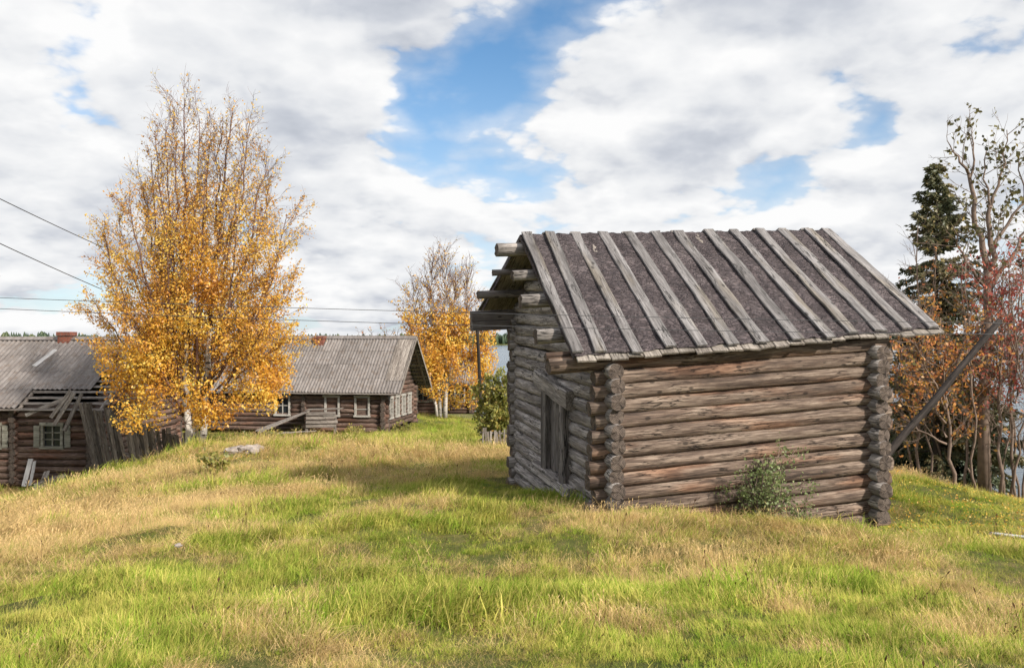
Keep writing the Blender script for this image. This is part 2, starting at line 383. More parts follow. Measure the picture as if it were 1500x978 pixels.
# ------------------------------------------------------------------ ground
CP = []
for (x, y, d) in [(0,978,4.3),(750,978,4.3),(1500,978,4.3),(0,862,6.6),(750,862,6.8),(1500,872,6.9),(893,750,10.9),(757,703,15.24),(1280,780,11.9),(1500,800,9.8),
                  (1050,752,11.1),(1400,716,20),(1500,738,18),(1310,690,20),(600,722,13),(300,764,11),(0,792,11),(600,684,20),(280,668,22.5),(150,702,20.5),(0,748,19),(210,688,21.5),(60,728,22),
                  (285,662,26),(40,722,30.5),(137,722,30.5),(-120,722,31),(380,662,29),(420,652,34),(480,644,40),(563,636,46),(300,638,46),(640,630,46),(650,611,60),(708,640,40),(725,652,30),(620,606,62),(830,735,12.6)]:
    p = at(x, y, d); CP.append((p.x, p.y, p.z))
CP += [(20,45,-9),(40,40,-9.5),(15,70,-11),(0,90,-8.5),(0,125,-11),(-40,115,-9),(-40,150,-11.5),(-85,140,-11.5),(-45,60,-5.6),(-60,30,-5.6),(-30,36,-5.4),(-22,48,-5.0),
       (0,-12,-1.3),(-25,-12,-1.8),(25,-12,-1.8),(0,0,-1.6),(-12,0,-1.9),(12,0,-1.9),(30,20,-6.0),(60,40,-11),(60,10,-8),(-60,0,-4),(-95,80,-8),(60,90,-12),(-100,30,-6.5),(100,60,-13),(90,0,-11),(90,-30,-9),(-100,-30,-5)]
CP = np.array(CP)
def _phi(r2): return np.where(r2 > 1e-12, r2*np.log(r2+1e-12)*.5, 0)
_n = len(CP); _A = np.zeros((_n+3, _n+3)); _d2 = ((CP[:, None, :2]-CP[None, :, :2])**2).sum(-1)
_A[:_n, :_n] = _phi(_d2)+np.eye(_n)*.15; _A[:_n, _n] = 1; _A[:_n, _n+1:] = CP[:, :2]; _A[_n, :_n] = 1; _A[_n+1:, :_n] = CP[:, :2].T
_W = np.linalg.solve(_A, np.concatenate([CP[:, 2], np.zeros(3)]))
def _vn(x, y, f, s):
    """cheap smooth value noise, vectorised"""
    x = x*f+s*17.3; y = y*f+s*9.1; xi = np.floor(x); yi = np.floor(y); fx = x-xi; fy = y-yi
    fx = fx*fx*(3-2*fx); fy = fy*fy*(3-2*fy)
    def h(a, b): return np.modf(np.abs(np.sin(a*127.1+b*311.7+s*74.7)*43758.5453))[0]
    return (h(xi, yi)*(1-fx)+h(xi+1, yi)*fx)*(1-fy)+(h(xi, yi+1)*(1-fx)+h(xi+1, yi+1)*fx)*fy
def gz(X, Y, bumps=True):
    X = np.atleast_1d(np.asarray(X, float)); Y = np.atleast_1d(np.asarray(Y, float)); sh = X.shape; X = X.ravel(); Y = Y.ravel()
    out = np.empty(len(X))
    for i in range(0, len(X), 20000):
        x = X[i:i+20000]; y = Y[i:i+20000]
        r2 = (x[:, None]-CP[None, :, 0])**2+(y[:, None]-CP[None, :, 1])**2
        out[i:i+20000] = _phi(r2)@_W[:_n]+_W[_n]+_W[_n+1]*x+_W[_n+2]*y
    if bumps: out += (_vn(X, Y, .8, 1)-.5)*.16+(_vn(X, Y, 2.1, 2)-.5)*.10
    return out.reshape(sh)
def g1(x, y): return float(gz(x, y)[0])

xs = np.concatenate([np.arange(-110, -26, 3.0), np.arange(-26, 22, .4), np.arange(22, 111, 3.0)])
ys = np.concatenate([np.arange(-30, 2, 2.0), np.arange(2, 40, .4), np.arange(40, 175, 2.5)])
GX, GY = np.meshgrid(xs, ys); GZ = np.maximum(gz(GX, GY), -14.0)
nx, ny = len(xs), len(ys); idx = np.arange(nx*ny).reshape(ny, nx)
F = np.stack([idx[:-1, :-1], idx[:-1, 1:], idx[1:, 1:], idx[1:, :-1]], -1).reshape(-1, 4)
gme = mesh_np('ground', np.stack([GX, GY, GZ], -1).reshape(-1, 3), F, True)
m, t, b = material('meadow_soil'); pos = t.new('ShaderNodeNewGeometry').outputs['Position']
n1 = t.noise(pos, .35, 5, .6); n2 = t.noise(pos, 9, 5, .65); n3 = t.noise(pos, 60, 3, .6)
c = t.ramp(t.math('ADD', t.math('MULTIPLY', n1, .55), t.math('MULTIPLY', n2, .45)), [(.35, (.08, .10, .03)), (.5, (.14, .15, .045)), (.62, (.26, .21, .09)), (.75, (.16, .125, .06))])
c = t.mix(t.smooth(n3, .5, .7, 0, .4), c, (.07, .058, .03)); t.set(b.inputs['Base Color'], c); b.inputs['Specular IOR Level'].default_value = .05
bp = t.new('ShaderNodeBump'); bp.inputs['Distance'].default_value = .05; t.set(bp.inputs['Height'], n3); t.l.new(bp.outputs[0], b.inputs['Normal'])
M['soil'] = m
tag(link('ground', gme, mats=[m]), kind='structure')

# lake
LAKE = -10.0
m, t, b = material('lake_water'); pos = t.new('ShaderNodeNewGeometry').outputs['Position']
b.inputs['Base Color'].default_value = (.03, .05, .075, 1); b.inputs['Roughness'].default_value = .12; b.inputs['IOR'].default_value = 1.33; b.inputs['Specular IOR Level'].default_value = .5
h = t.math('ADD', t.noise(t.mapping(pos, (.5, 1.3, 1)), .55, 4, .6), t.math('MULTIPLY', t.noise(pos, .05, 3, .5), 1.5))
bp = t.new('ShaderNodeBump'); bp.inputs['Strength'].default_value = .55; bp.inputs['Distance'].default_value = .5; t.set(bp.inputs['Height'], h); t.l.new(bp.outputs[0], b.inputs['Normal'])
lk = mesh_np('lake', [(-3500, 20, LAKE), (3500, 20, LAKE), (3500, 1700, LAKE), (-3500, 1700, LAKE)], [[0, 1, 2, 3]])
tag(link('lake', lk, mats=[m]), kind='structure')
# far shore
fx = np.linspace(-5000, 5000, 161); fy = np.array([1480, 1520, 1600, 1800, 2400, 4000, 9000.])
fz = np.array([-12, -9, -8, -6, 2, 6, -10.])
FX, FY = np.meshgrid(fx, fy); FZ = np.repeat(fz[:, None], len(fx), 1)+_vn(FX, FY, .0016, 3)*9*(FY > 1550); FY = FY+(_vn(FX, FX*0, .002, 4)-.5)*220*(FY < 2000)
idx = np.arange(FX.size).reshape(FX.shape); F = np.stack([idx[:-1, :-1], idx[:-1, 1:], idx[1:, 1:], idx[1:, :-1]], -1).reshape(-1, 4)
tag(link('far_shore_terrain', mesh_np('far_shore', np.stack([FX, FY, FZ], -1).reshape(-1, 3), F, True), mats=[M['soil']]), kind='structure')
def far_forest():
    V = []; F = []; T = []; n = 5200; k = 5
    xx = rng.uniform(-2600, 2600, n); dd = rng.uniform(0, 1, n)**1.6*260
    for i in range(n):
        x = xx[i]; sh = float((_vn(np.array([x]), np.array([0.]), .002, 4)[0]-.5)*220); y = 1540+sh+dd[i]
        z0 = -9.5+dd[i]*.02; hgt = rng.uniform(11, 21)*(.8+.4*float(_vn(np.array([x]), np.array([5.]), .006, 6)[0])); r = hgt*rng.uniform(.16, .30); con = rng.random() < .65
        b = len(V); tn = rng.random() if not con else rng.random()*.55
        lv = [(0, .5), (.12, 1), (.45, .72), (.8, .3)] if con else [(0, .4), (.3, .9), (.6, 1), (.9, .5)]
        for q, s in lv:
            for j in range(k):
                a = 6.283*j/k+q*2; rr = r*s*rng.uniform(.75, 1.25); V.append((x+rr*math.cos(a), y+rr*math.sin(a), z0+hgt*q)); T.append(tn)
        V.append((x, y, z0+hgt)); T.append(tn); top = len(V)-1
        for l in range(3):
            for j in range(k):
                j2 = (j+1) % k; F.append([b+l*k+j, b+l*k+j2, b+(l+1)*k+j2]); F.append([b+l*k+j, b+(l+1)*k+j2, b+(l+1)*k+j])
        for j in range(k): F.append([b+3*k+j, b+3*k+(j+1) % k, top])
    return mesh_np('far_forest', np.array(V), np.array(F), False, None, {'tint': T})
tag(link('far_forest', far_forest(), mats=[M['far_tree']]), 'dark mixed forest on the far shore of the lake', 'forest', kind='stuff')

# ------------------------------------------------------------------ the log storehouse
NC = Vector((1.247, 10.9, -2.82)); cy, sy = math.cos(R(15)), math.sin(R(15))
U = Vector((cy, sy, .0577)); Vv = Vector((-sy, cy, .045)); SL, SS = 3.886, 4.40
def S(a, b, c): return NC+U*a+Vv*b+Vector((0, 0, c))
def SA(a, b, z): p = NC+U*a+Vv*b; return Vector((p.x, p.y, z))
shed = root('log_storehouse', (NC.x, NC.y, NC.z), 'small tilted grey log storehouse with steep battened felt roof and low plank door', 'storehouse')
PITCH = .187
seedc = [100]
def put_log(p0, p1, r0, r1, mat, name='log', parent=shed, wob=.010, k=14, rough=.045):
    seedc[0] += 1
    L = (p1-p0).length
    return link(name, log_mesh(L, r0, r1, seedc[0], k, wob=wob, rough=rough), parent, frame(p0, p1), [mat, M['end']])
def roofz(a, b):
    """height of the roof underside plane"""
    zr = 1.559+(a+.53)*.046
    if b <= 2.3:
        ze = -.26+(a+.53)*.0662; f = (2.3-b)/2.54; return zr+(ze-zr)*f
    ze = .47+(a+.53)*.05; f = (b-2.3)/2.7; return zr+(ze-zr)*f
def jit(s): return rnd.uniform(-s, s)
for i in range(14):                                    # long wall towards the meadow
    c = (i+.5)*PITCH
    e0 = -.27+jit(.05) if i < 13 else -.86+jit(.04); e1 = SL+.24+jit(.06)
    flip = i % 2; r0, r1 = (.104, .094) if flip else (.095, .104)
    put_log(S(e0, 0, c+jit(.008)), S(e1, 0, c+jit(.012)), r0, r1, M['log_warm'])
put_log(S(-.86, .0, 14*PITCH+.035), S(SL+.2, .0, 14*PITCH+.035), .05, .05, M['log_warm'], 'wall_plate')
for i in range(18):                                    # far long wall
    c = (i+.5)*PITCH
    if S(0, SS, c).z > .30: break
    put_log(S(-.16+jit(.03), SS, c), S(SL+.26+jit(.06), SS, c), .1, .098, M['log_grey'])
# door opening in the left end wall
DB0, DB1, DZ0, DZ1 = 1.32, 2.62, -2.02, -.86
for side, a in (('left', 0.0), ('right', SL)):
    for i in range(24):
        c = (i+1.0)*PITCH
        zc = S(a, 1.0, c).z
        b0, b1 = -.27+jit(.05), SS+.20+jit(.05)
        # shorten under the roof slopes
        def under(b): return S(a, b, c).z+.11 < roofz(a, b)
        bs = [b0+(b1-b0)*q/80 for q in range(81)]; ok = [b for b in bs if under(b)]
        if len(ok) < 8: break
        if ok[0] > b0+.05: b0 = ok[0]
        if ok[-1] < b1-.05: b1 = ok[-1]
        if i > 13: b0 = max(b0, .05); b1 = min(b1, SS-.02)
        if b1-b0 < .35: break
        zm = S(a, 2.0, c).z; mt = M['log_grey']
        if side == 'left' and DZ0+.02 < zm < DZ1+.02:
            put_log(S(a, b0, c+jit(.008)), S(a, DB0+.06, c+jit(.012)), .098, .096, mt)
            put_log(S(a, DB1-.06, c+jit(.012)), S(a, b1, c+jit(.008)), .096, .1, mt)
        else:
            put_log(S(a, b0, c+jit(.008)), S(a, b1, c+jit(.012)), .1, .097, mt)
# protruding purlins and the paired eave beam
for nm, b, z, a0, r in (('purlin', .42, .05, -.86, .10), ('purlin', 1.1, .54, -.88, .095), ('purlin', 1.66, .93, -.84, .075), ('ridge_pole', 2.3, 1.37, -.92, .10),
                        ('purlin', 3.2, 1.10, -.76, .05), ('purlin', 3.9, .77, -.85, .07)):
    p0 = SA(a0, b, z-.02); p1 = SA(4.70, b, z-.02+(4.7-a0)*.052)
    put_log(p0, p1, r, r*.93, M['log_grey'] if b < 3 else M['beam'], nm, wob=.006)
for z in (.225, .40):
    p0 = SA(-.84+jit(.02), SS+.10, z); p1 = SA(4.6, SS+.10, z+.27)
    link('eave_beam', board_mesh((p1-p0).length, .19, .178, int(z*1000), 10, .03), shed, frame(p0-Vector((0, 0, .08)), p1-Vector((0, 0, .08))), [M['beam']])
# door: frame posts, lintel, planks
door = link('door', board_mesh(1.12, .18, .035, 5, 6, .02), shed, frame(SA(-.045, 1.65, -2.0), SA(-.045, 1.64, -.88), U*-1), [M['beam']])
def put_board(name, p0, p1, wd, th, up, mat, parent, seed=None, seg=8, wav=.06, bend=0.0):
    seedc[0] += 1
    return link(name, board_mesh((Vector(p1)-Vector(p0)).length, wd, th, seed or seedc[0], seg, wav, bend), parent, frame(p0, p1, up), [mat])
UL = -U
for bb, ww in ((1.83, .17), (2.01, .17), (2.17, .14)):
    put_board('door_plank', SA(-.045+jit(.006), bb, -2.0+jit(.02)), SA(-.045, bb+.01, -.88), ww, .035, UL, M['door'], door)
for bb, ww, dz in ((1.47, .19, .06), (2.36, .19, .10)):
    put_board('door_post', SA(-.02, bb, -2.13), SA(-.02, bb-.005, -.80+dz), ww, .16, UL, M['door'], door, seg=10, wav=.05)
put_board('door_post', SA(.03, 2.54, -1.98), SA(.03, 2.53, -.62), .18, .10, UL, M['door'], door)
p0, p1 = SA(-.02, 1.18, -.86), SA(-.02, 2.80, -.60)
put_board('lintel', p0, p1, .27, .17, UL, M['log_grey'], door, seg=12, wav=.10)
put_board('sill', SA(-.05, 1.1, -2.16), SA(-.05, 2.9, -2.02), .18, .15, UL, M['log_grey'], door, seg=10, wav=.08)
# near-black panel: the shade behind the planks given as colour
mb = MB(); mb.box((0, 0, 0), (.02, 1.3, 1.4)); mm = frame(SA(.09, 1.3, -2.1), SA(.2, 1.3, -2.1)); link('inner_shade_panel', mb.mesh('inner_shade_panel'), shed, mm, [M['interior']])

# roof: deck boards, felt, battens
def RP(a, tt, side, lift=0.0):
    """point on the roof: tt 0 at ridge, 1 at eave"""
    b = 2.3-2.54*tt if side == 0 else 2.3+2.7*tt
    p = SA(a, b, roofz(a, b)); nrm = Vector((0, 0, 1))
    e = (SA(a, -.24, roofz(a, -.24)) if side == 0 else SA(a, 5.0, roofz(a, 5.0)))-SA(a, 2.3, roofz(a, 2.3))
    nrm = U.cross(e).normalized(); nrm = nrm if nrm.z > 0 else -nrm
    return p+nrm*lift, nrm
roof = root('roof', NC, None, None); del_keys = None
roof.parent = shed; roof.matrix_basis = Matrix.Identity(4)
for side in (0, 1):
    a = -.53
    while a < 4.80:
        wdt = rnd.uniform(.19, .25); am = a+wdt/2
        p0, n_ = RP(am, .005, side, .0); p1, _ = RP(am, 1.0+rnd.uniform(.0, .022), side, .0)
        put_board('roof_board', p0, p1, wdt-.008, .026, n_, M['deck'], roof, seg=4, wav=.02)
        a += wdt
def felt(side):
    na, nt = 150, 46; V = []; F = []
    n_ = RP(0, .5, side)[1]
    bt = [-.52, -.15, .30, .77, 1.2, 1.64, 2.05, 2.58, 3.05, 3.48, 3.93, 4.37, 4.82]
    for i in range(na+1):
        a = -.545+(4.835+.545)*i/na
        edge = .985+.018*mnoise.noise((a*2.1, 1, side*5))+.012*mnoise.noise((a*7, 3, side*5))
        for j in range(nt+1):
            tt = edge*j/nt
            d = min(abs(a-q) for q in bt); bul = min(d, .22)/.22
            hgt = .038+.012*bul*(1+mnoise.noise((a*2.3, tt*5, 4+side)))+.030*bul*mnoise.noise((a*6+tt*3, tt*9, 2+side))+.016*bul*mnoise.noise((a*14-tt*8, tt*26, 7))
            if j > nt-4: hgt += .014*bul*mnoise.noise((a*9, 2, side))
            p = RP(a, tt, side)[0]+n_*hgt; V.append(tuple(p-NC))
    for i in range(na):
        for j in range(nt):
            q = i*(nt+1)+j; f = [q, q+nt+1, q+nt+2, q+1]; F.append(f if side else f[::-1])
    # turned-down edge at each end
    for i, sg in ((0, -1), (na, 1)):
        b0 = len(V)
        for j in range(nt+1):
            p = Vector(V[i*(nt+1)+j]); V.append(tuple(p-n_*.07+U*sg*.006))
        for j in range(nt): F.append([i*(nt+1)+j, i*(nt+1)+j+1, b0+j+1, b0+j])
    return mesh_np('roofing_felt', V, F, True)
for side in (0, 1):
    o = bpy.data.objects.new('roofing_felt', felt(side)); COL.objects.link(o); o.parent = roof; o.data.materials.append(M['felt'])
    TA = [-.46, -.09, .34, .79, 1.22, 1.67, 2.06, 2.6, 3.05, 3.51, 3.97, 4.44, 4.80]
    BA = [-.50, -.21, .26, .74, 1.17, 1.61, 2.03, 2.56, 3.04, 3.44, 3.88, 4.3, 4.74]
    for i, (ta, ba) in enumerate(zip(TA, BA)):
        if side: ta, ba = ta+jit(.03), ta+jit(.05)
        p0, n_ = RP(ta, -.008+rnd.uniform(-.008, .012), side, .064); p1, _ = RP(ba, 1.0+rnd.uniform(-.02, .015), side, .060)
        put_board('roof_batten', p0, p1, rnd.uniform(.135, .185), rnd.uniform(.026, .034), n_, M['batten'], roof, seg=18, wav=.12, bend=.016)

# ------------------------------------------------------------------ log houses
def sheet_mesh():
    V = []; F = []; n = 42; wd = 1.14
    for i in range(n+1):
        x = -wd/2+wd*i/n; z = .026*math.sin(2*math.pi*x/(1.06/6))
        V += [(x, 0, z), (x, 1.42, z)]
    for i in range(n): F.append([2*i, 2*i+2, 2*i+3, 2*i+1])
    me = mesh_np('sheet', V, F, True); me.materials.append(M['sheet']); return me
SHEET = sheet_mesh()
def log_house(rt, L, W, wallh, ridgeh, pitch, over_e=.5, over_g=.6, missing=(), front_cut=(), gable_cut=()):
    """local frame: front wall along -x from the near corner, depth along +y, up z"""
    nl = int(round(wallh/pitch)); W0 = wm(rt)
    def lg(p0, p1, r): seedc[0] += 1; link('log', log_mesh((p1-p0).length, r, r*.95, seedc[0], 9, seg=8, wob=.015), rt, W0 @ frame(p0, p1), [M['house_log'], M['end']])
    def cut(seg, z, cuts):
        out = [seg]
        for (x0, x1, z0, z1) in cuts:
            if z0-.02 < z < z1+.02:
                nw = []
                for s0, s1 in out:
                    if x1 <= s0 or x0 >= s1: nw.append((s0, s1))
                    else:
                        if x0 > s0: nw.append((s0, x0))
                        if x1 < s1: nw.append((x1, s1))
                out = nw
        return out
    for i in range(nl):
        z = (i+.5)*pitch; r = pitch*.54
        for s0, s1 in cut((-L-.25, .28+jit(.05)), z, front_cut): lg(Vector((s0, 0, z)), Vector((s1, 0, z)), r)
        lg(Vector((-L-.25, W, z)), Vector((.28+jit(.05), W, z)), r)
    sl = (ridgeh-wallh)/(W/2)
    for i in range(int(ridgeh/pitch)):
        z = (i+1.0)*pitch; r = pitch*.54
        if z < wallh+.1: y0, y1 = -.28+jit(.05), W+.28
        else:
            ins = (z+.12-wallh)/sl; y0, y1 = ins, W-ins
            if y1-y0 < .5: break
        for s0, s1 in cut((y0, y1), z, gable_cut): lg(Vector((0, s0, z)), Vector((0, s1, z)), r)
        lg(Vector((-L, y0, z)), Vector((-L, y1, z)), r)
    # cross wall ends along the front
    for xc in (-L*.30,) if L > 8 else ():
        for i in range(nl):
            z = (i+1.0)*pitch
            if any(c[0]-.3 < xc < c[1]+.3 for c in front_cut): continue
            lg(Vector((xc, -.26+jit(.04), z)), Vector((xc, .3, z)), pitch*.5)
    # roof
    rf = root('roof', (0, 0, 0), None, None); rf.parent = rt; rf.location = (0, 0, 0)
    half = W/2+over_e; ze = wallh-over_e*sl*.75+.12; zr = ridgeh+.08; slen = math.hypot(half, zr-ze); ang = math.atan2(zr-ze, half)
    rows = max(3, int(math.ceil(slen/1.27))); step = (slen-.12)/rows
    cols = int(round((L+2*over_g)/1.06)); cw = (L+2*over_g)/cols
    for sd in (0, 1):
        for r_ in range(rows):
            for c_ in range(cols):
                if sd == 0 and (c_, r_) in missing: continue
                x = over_g-cw*(c_+.5); s0 = r_*step
                o = bpy.data.objects.new('roof_sheet', SHEET); COL.objects.link(o); o.parent = rf
                yy = -over_e+s0*math.cos(ang); zz = ze+s0*math.sin(ang)+.028*((r_) % 2)*0+.012*r_*0
                if sd: yy = W-yy
                rot = Matrix.Rotation(ang-R(.55)+jit(.002), 4, 'X')
                mm = Matrix.Translation((x, yy, zz+.088+jit(.002))) @ (Matrix.Rotation(math.pi, 4, 'Z') if sd else Matrix.Identity(4)) @ rot @ Matrix.Scale(cw/1.06, 4, (1, 0, 0)) @ Matrix.Scale((step+.12)/1.42, 4, (0, 1, 0)) @ Matrix.Rotation(jit(.004), 4, 'Z')
                o.matrix_basis = mm
        # laths and rafters under the sheets
        nlath = int(slen/.34)
        for q in range(nlath+1):
            s_ = .04+q*(slen-.1)/nlath; y = -over_e+s_*math.cos(ang); z = ze+s_*math.sin(ang)
            if sd: y = W-y
            p0 = Vector((over_g-.03, y, z-.0)); p1 = Vector((-L-over_g+.03, y, z))
            put_board('roof_lath', W0 @ p0, W0 @ p1, .14, .022, W0.to_3x3() @ Vector((0, (-1 if sd == 0 else 1)*math.sin(ang), math.cos(ang))), M['house_grey'], rf, seg=4, wav=.05)
        for xx in np.linspace(over_g-.25, -L-over_g+.25, int(L/1.5)+2):
            y0 = -over_e+.05; y1 = W/2
            p0 = Vector((xx, y0 if sd == 0 else W-y0, ze-.06)); p1 = Vector((xx, y1, zr-.07))
            put_board('rafter', W0 @ p0, W0 @ p1, .09, .09, W0.to_3x3() @ Vector((0, 0, 1)), M['house_grey'], rf, seg=3, wav=.05)
    mbr = MB()                                               # ridge cap
    for sg in (-1, 1):
        b_ = len(mbr.v); mbr.v += [(over_g+.02, W/2, zr+.15), (-L-over_g-.02, W/2, zr+.15), (-L-over_g-.02, W/2+sg*.20, zr+.14-.20*math.tan(ang)), (over_g+.02, W/2+sg*.20, zr+.14-.20*math.tan(ang))]
        mbr.f.append([b_, b_+1, b_+2, b_+3]); mbr.m.append(0)
    link('ridge_cap', mbr.mesh('ridge_cap'), rf, W0, [M['sheet']])
    # near-black box, indoor shade put in as colour, so no daylight shows between logs
    mbr = MB(); mbr.box((-L+.05, .05, .0), (-.05, W-.05, wallh-.1)); link('inner_shade_fill', mbr.mesh('inner_shade_fill'), rt, W0, [M['interior']])
    return rf, ang, ze, zr
def window(rt, x0, x1, z0, z1, yface=-.16, paint='white_paint', nx_=2, nz_=2, shutters=False, gable=False, pane='glass'):
    W0 = wm(rt)
    def mp(v):                                                 # window plane: u along wall, d outwards
        u, d, z = v
        return (d if gable else u, u if gable else -d, z)
    def bx(lo, hi):
        a, b_ = mp(lo), mp(hi); return tuple(min(p, q) for p, q in zip(a, b_)), tuple(max(p, q) for p, q in zip(a, b_))
    d = -yface if not gable else yface
    fw = .10
    mb = MB()
    mb.box(*bx((x0, d-.10, z0), (x0+fw, d+.03, z1))); mb.box(*bx((x1-fw, d-.10, z0), (x1, d+.03, z1)))
    mb.box(*bx((x0-.03, d-.10, z1), (x1+.03, d+.045, z1+fw+.03))); mb.box(*bx((x0-.04, d-.10, z0-fw), (x1+.04, d+.06, z0)))
    wn = link('window', mb.mesh('window'), rt, W0, [M[paint]])
    mb = MB()
    if nx_ == 1: mb.box(*bx((x0+fw, d-.065, z0+.3), (x1-fw, d-.045, z0+.34)))
    for i in range(1, nx_):
        u = x0+fw+(x1-x0-2*fw)*i/nx_; mb.box(*bx((u-.022, d-.07, z0+.002), (u+.022, d-.02, z1-.002)))
    for i in range(1, nz_):
        z = z0+(z1-z0)*i/nz_; mb.box(*bx((x0+fw, d-.065, z-.02), (x1-fw, d-.025, z+.02)))
    link('glazing_bar', mb.mesh('glazing_bar'), wn, W0, [M[paint]])
    mb = MB(); mb.box(*bx((x0+fw*.5, d-.095, z0), (x1-fw*.5, d-.075, z1))); link('pane', mb.mesh('pane'), wn, W0, [M[pane]])
    if shutters:
        for sg in (-1, 1):
            u0 = (x0-.27) if sg < 0 else (x1+.05); mb = MB(); mb.box(*bx((u0, d-.03, z0-.05), (u0+.22, d+.01, z1+.02)))
            for zz in (z0+.1, z1-.18): mb.box(*bx((u0+.02, d+.011, zz), (u0+.20, d+.03, zz+.08)))
            link('shutter', mb.mesh('shutter'), wn, W0, [M[paint]])
    return wn
def chimney(rf, rt, x, y, z0, z1, wd, sub='brick'):
    mb = MB(); h = wd/2; mb.box((-h, -h, 0), (h, h, z1-z0-.16)); mb.box((-h-.04, -h-.04, z1-z0-.158), (h+.04, h+.04, z1-z0))
    o = link('chimney', mb.mesh('chimney'), rf, wm(rt) @ Matrix.Translation((x, y, z0)), [M['brick']]); return o

# house with leaning fence, on the left
p = at(137, 712, 31.0)
h1 = root('log_house', (p.x, 31.0, p.z), 'dark red-brown log house with torn roof corner and large red brick chimney', 'house', rotz=R(-2))
xw = -1.44
miss = {(c, r) for c in (0, 1, 2) for r in (0,)} | {(0, 1), (3, 0)} - {(3, 0)}
cuts = [(-1.88, -1.02, 1.50, 2.18), (-4.25, -3.35, 1.45, 2.2)]
rf, ang, ze, zr = log_house(h1, 9.5, 7.0, 2.95, 5.22, .245, .55, .75, miss, cuts, [])
window(h1, -1.86, -1.04, 1.47, 2.20, -.13, 'green_paint', 2, 3, True)
window(h1, -4.25, -3.35, 1.45, 2.2, -.13, 'green_paint', 2, 3, True)
chimney(rf, h1, -2.95, 3.45, 4.7, 5.64, .48)
W1 = wm(h1)
def hb(rt, name, p0, p1, wd, th, mat, parent, up=(0, -1, .3)):
    Wm = wm(rt); return put_board(name, Wm @ Vector(p0), Wm @ Vector(p1), wd, th, Wm.to_3x3() @ Vector(up), mat, parent, seg=5)
for p0, p1 in (((-.35, -.62, 3.45), (-1.0, -.75, 2.30)), ((-.10, -.60, 3.40), (-.62, -.78, 2.10)), ((-.5, -.58, 3.50), (-1.15, -.70, 2.55)), ((-1.3, -.4, 3.0), (-2.2, -.5, 2.62)), ((-.6, -.35, 3.3), (-1.9, -.5, 2.75))):
    hb(h1, 'hanging_plank', p0, p1, .15, .03, M['house_grey'], rf)
hb(h1, 'chimney_plank', (-3.0, 2.75, 4.92), (-3.25, 1.75, 4.30), .2, .03, M['pale_board'], rf, (0, -.5, .8))

# long house with white framed windows
p = at(563, 633, 46.0)
h2 = root('log_house', (p.x, 46.0, p.z), 'long brown log house with white framed windows in its gable end and faded corrugated roof', 'house', rotz=R(-9))
miss2 = {(0, r) for r in (1, 2, 3)}
cuts2 = [(-1.65, -.75, .95, 1.85), (-3.35, -2.45, .95, 1.85), (-6.2, -5.3, .95, 1.85)]
gc = [(.45+i*1.22, 1.2+i*1.22, .75, 1.75) for i in range(4)]
rf2, ang2, ze2, zr2 = log_house(h2, 15.0, 5.6, 2.35, 5.0, .25, .55, 1.0, miss2, cuts2, gc)
window(h2, -1.63, -.77, .92, 1.86, -.13, 'white_paint', 1, 1, pane='house_log')
window(h2, -3.33, -2.47, .92, 1.86, -.13, 'white_paint', 1, 1, pane='house_log')
window(h2, -6.2, -5.3, .92, 1.86, -.13, 'white_paint', 2, 2)
for q in gc: window(h2, q[0]+.02, q[1]-.02, .75, 1.76, .13, 'white_paint', 2, 2, gable=True)
chimney(rf2, h2, -4.6, 2.5, 4.6, 5.2, .5)
for k_ in range(7):                                         # boards where sheets are gone
    hb(h2, 'roof_board', (.93-k_*.15, .16, 2.78), (.93-k_*.15, 2.74, 5.09), .142, .02, M['house_grey'], rf2, (0, -.6, .8))
hb(h2, 'barge_board', (1.03, -.6, 2.06), (1.03, 2.8, 5.12), .16, .03, M['house_grey'], rf2, (1, 0, 0))
hb(h2, 'barge_board', (1.03, 6.2, 2.06), (1.03, 2.8, 5.12), .16, .03, M['house_grey'], rf2, (1, 0, 0))

# house beyond the second birch
p = at(604, 606, 61.0)
h3 = root('log_house', (at(690, 606, 61).x, 61.0, p.z), 'low log house half hidden behind the smaller golden birch', 'house', rotz=R(-4))
cuts3 = [(-3.9, -3.0, .95, 1.9), (-1.2, -.4, .95, 1.9)]
rf3, *_ = log_house(h3, 5.0, 5.0, 2.2, 4.0, .25, .4, .5, (), cuts3, [])
window(h3, -3.88, -3.02, .92, 1.9, -.13, 'green_paint', 2, 2, True)
window(h3, -1.2, -.4, .92, 1.9, -.13, 'white_paint', 2, 2)

# collapsed porch by the long house
W2 = wm(h2)
pp = W2 @ Vector((-4.2, -1.6, .1))
porch = root('collapsed_porch', pp, 'collapsed grey plank porch slumped against the long log house', 'porch')
def pb(p0, p1, wd=.18, th=.035, up=(0, -1, .4), mat='house_grey'):
    put_board('plank', W2 @ Vector(p0), W2 @ Vector(p1), wd, th, up, M[mat], porch, seg=4)
for i in range(6): pb((-3.6-.05*i, -1.55+.22*i, 1.22), (-6.35-.1*i+jit(.2), -1.75+.22*i, .12+jit(.06)), up=(.3, -.3, 1))
for i in range(4): pb((-3.75, -1.6, .45+.21*i), (-2.05+jit(.1), -1.62, .50+.21*i), .19)
for i in range(3): pb((-3.75+jit(.05), -1.5, .1), (-3.72, -1.5, 1.25), .12, .1)
pb((-2.2, -1.5, .0), (-2.18, -1.5, .95), .12, .1); pb((-3.9, -1.3, 1.26), (-2.0, -1.3, 1.33), .3, .04, (0, 0, 1)); pb((-3.9, -.9, 1.26), (-2.0, -.9, 1.33), .3, .04, (0, 0, 1))
pb((-3.4, -.2, 1.95), (-2.3, -.25, 2.15), .12, .03, mat='white_paint')
for i in range(5): pb((-5.9+i*.5+jit(.3), -2.4+jit(.3), .06+.03*i), (-4.6+i*.4+jit(.3), -2.1+jit(.4), .14+.03*i), up=(0, 0, 1))

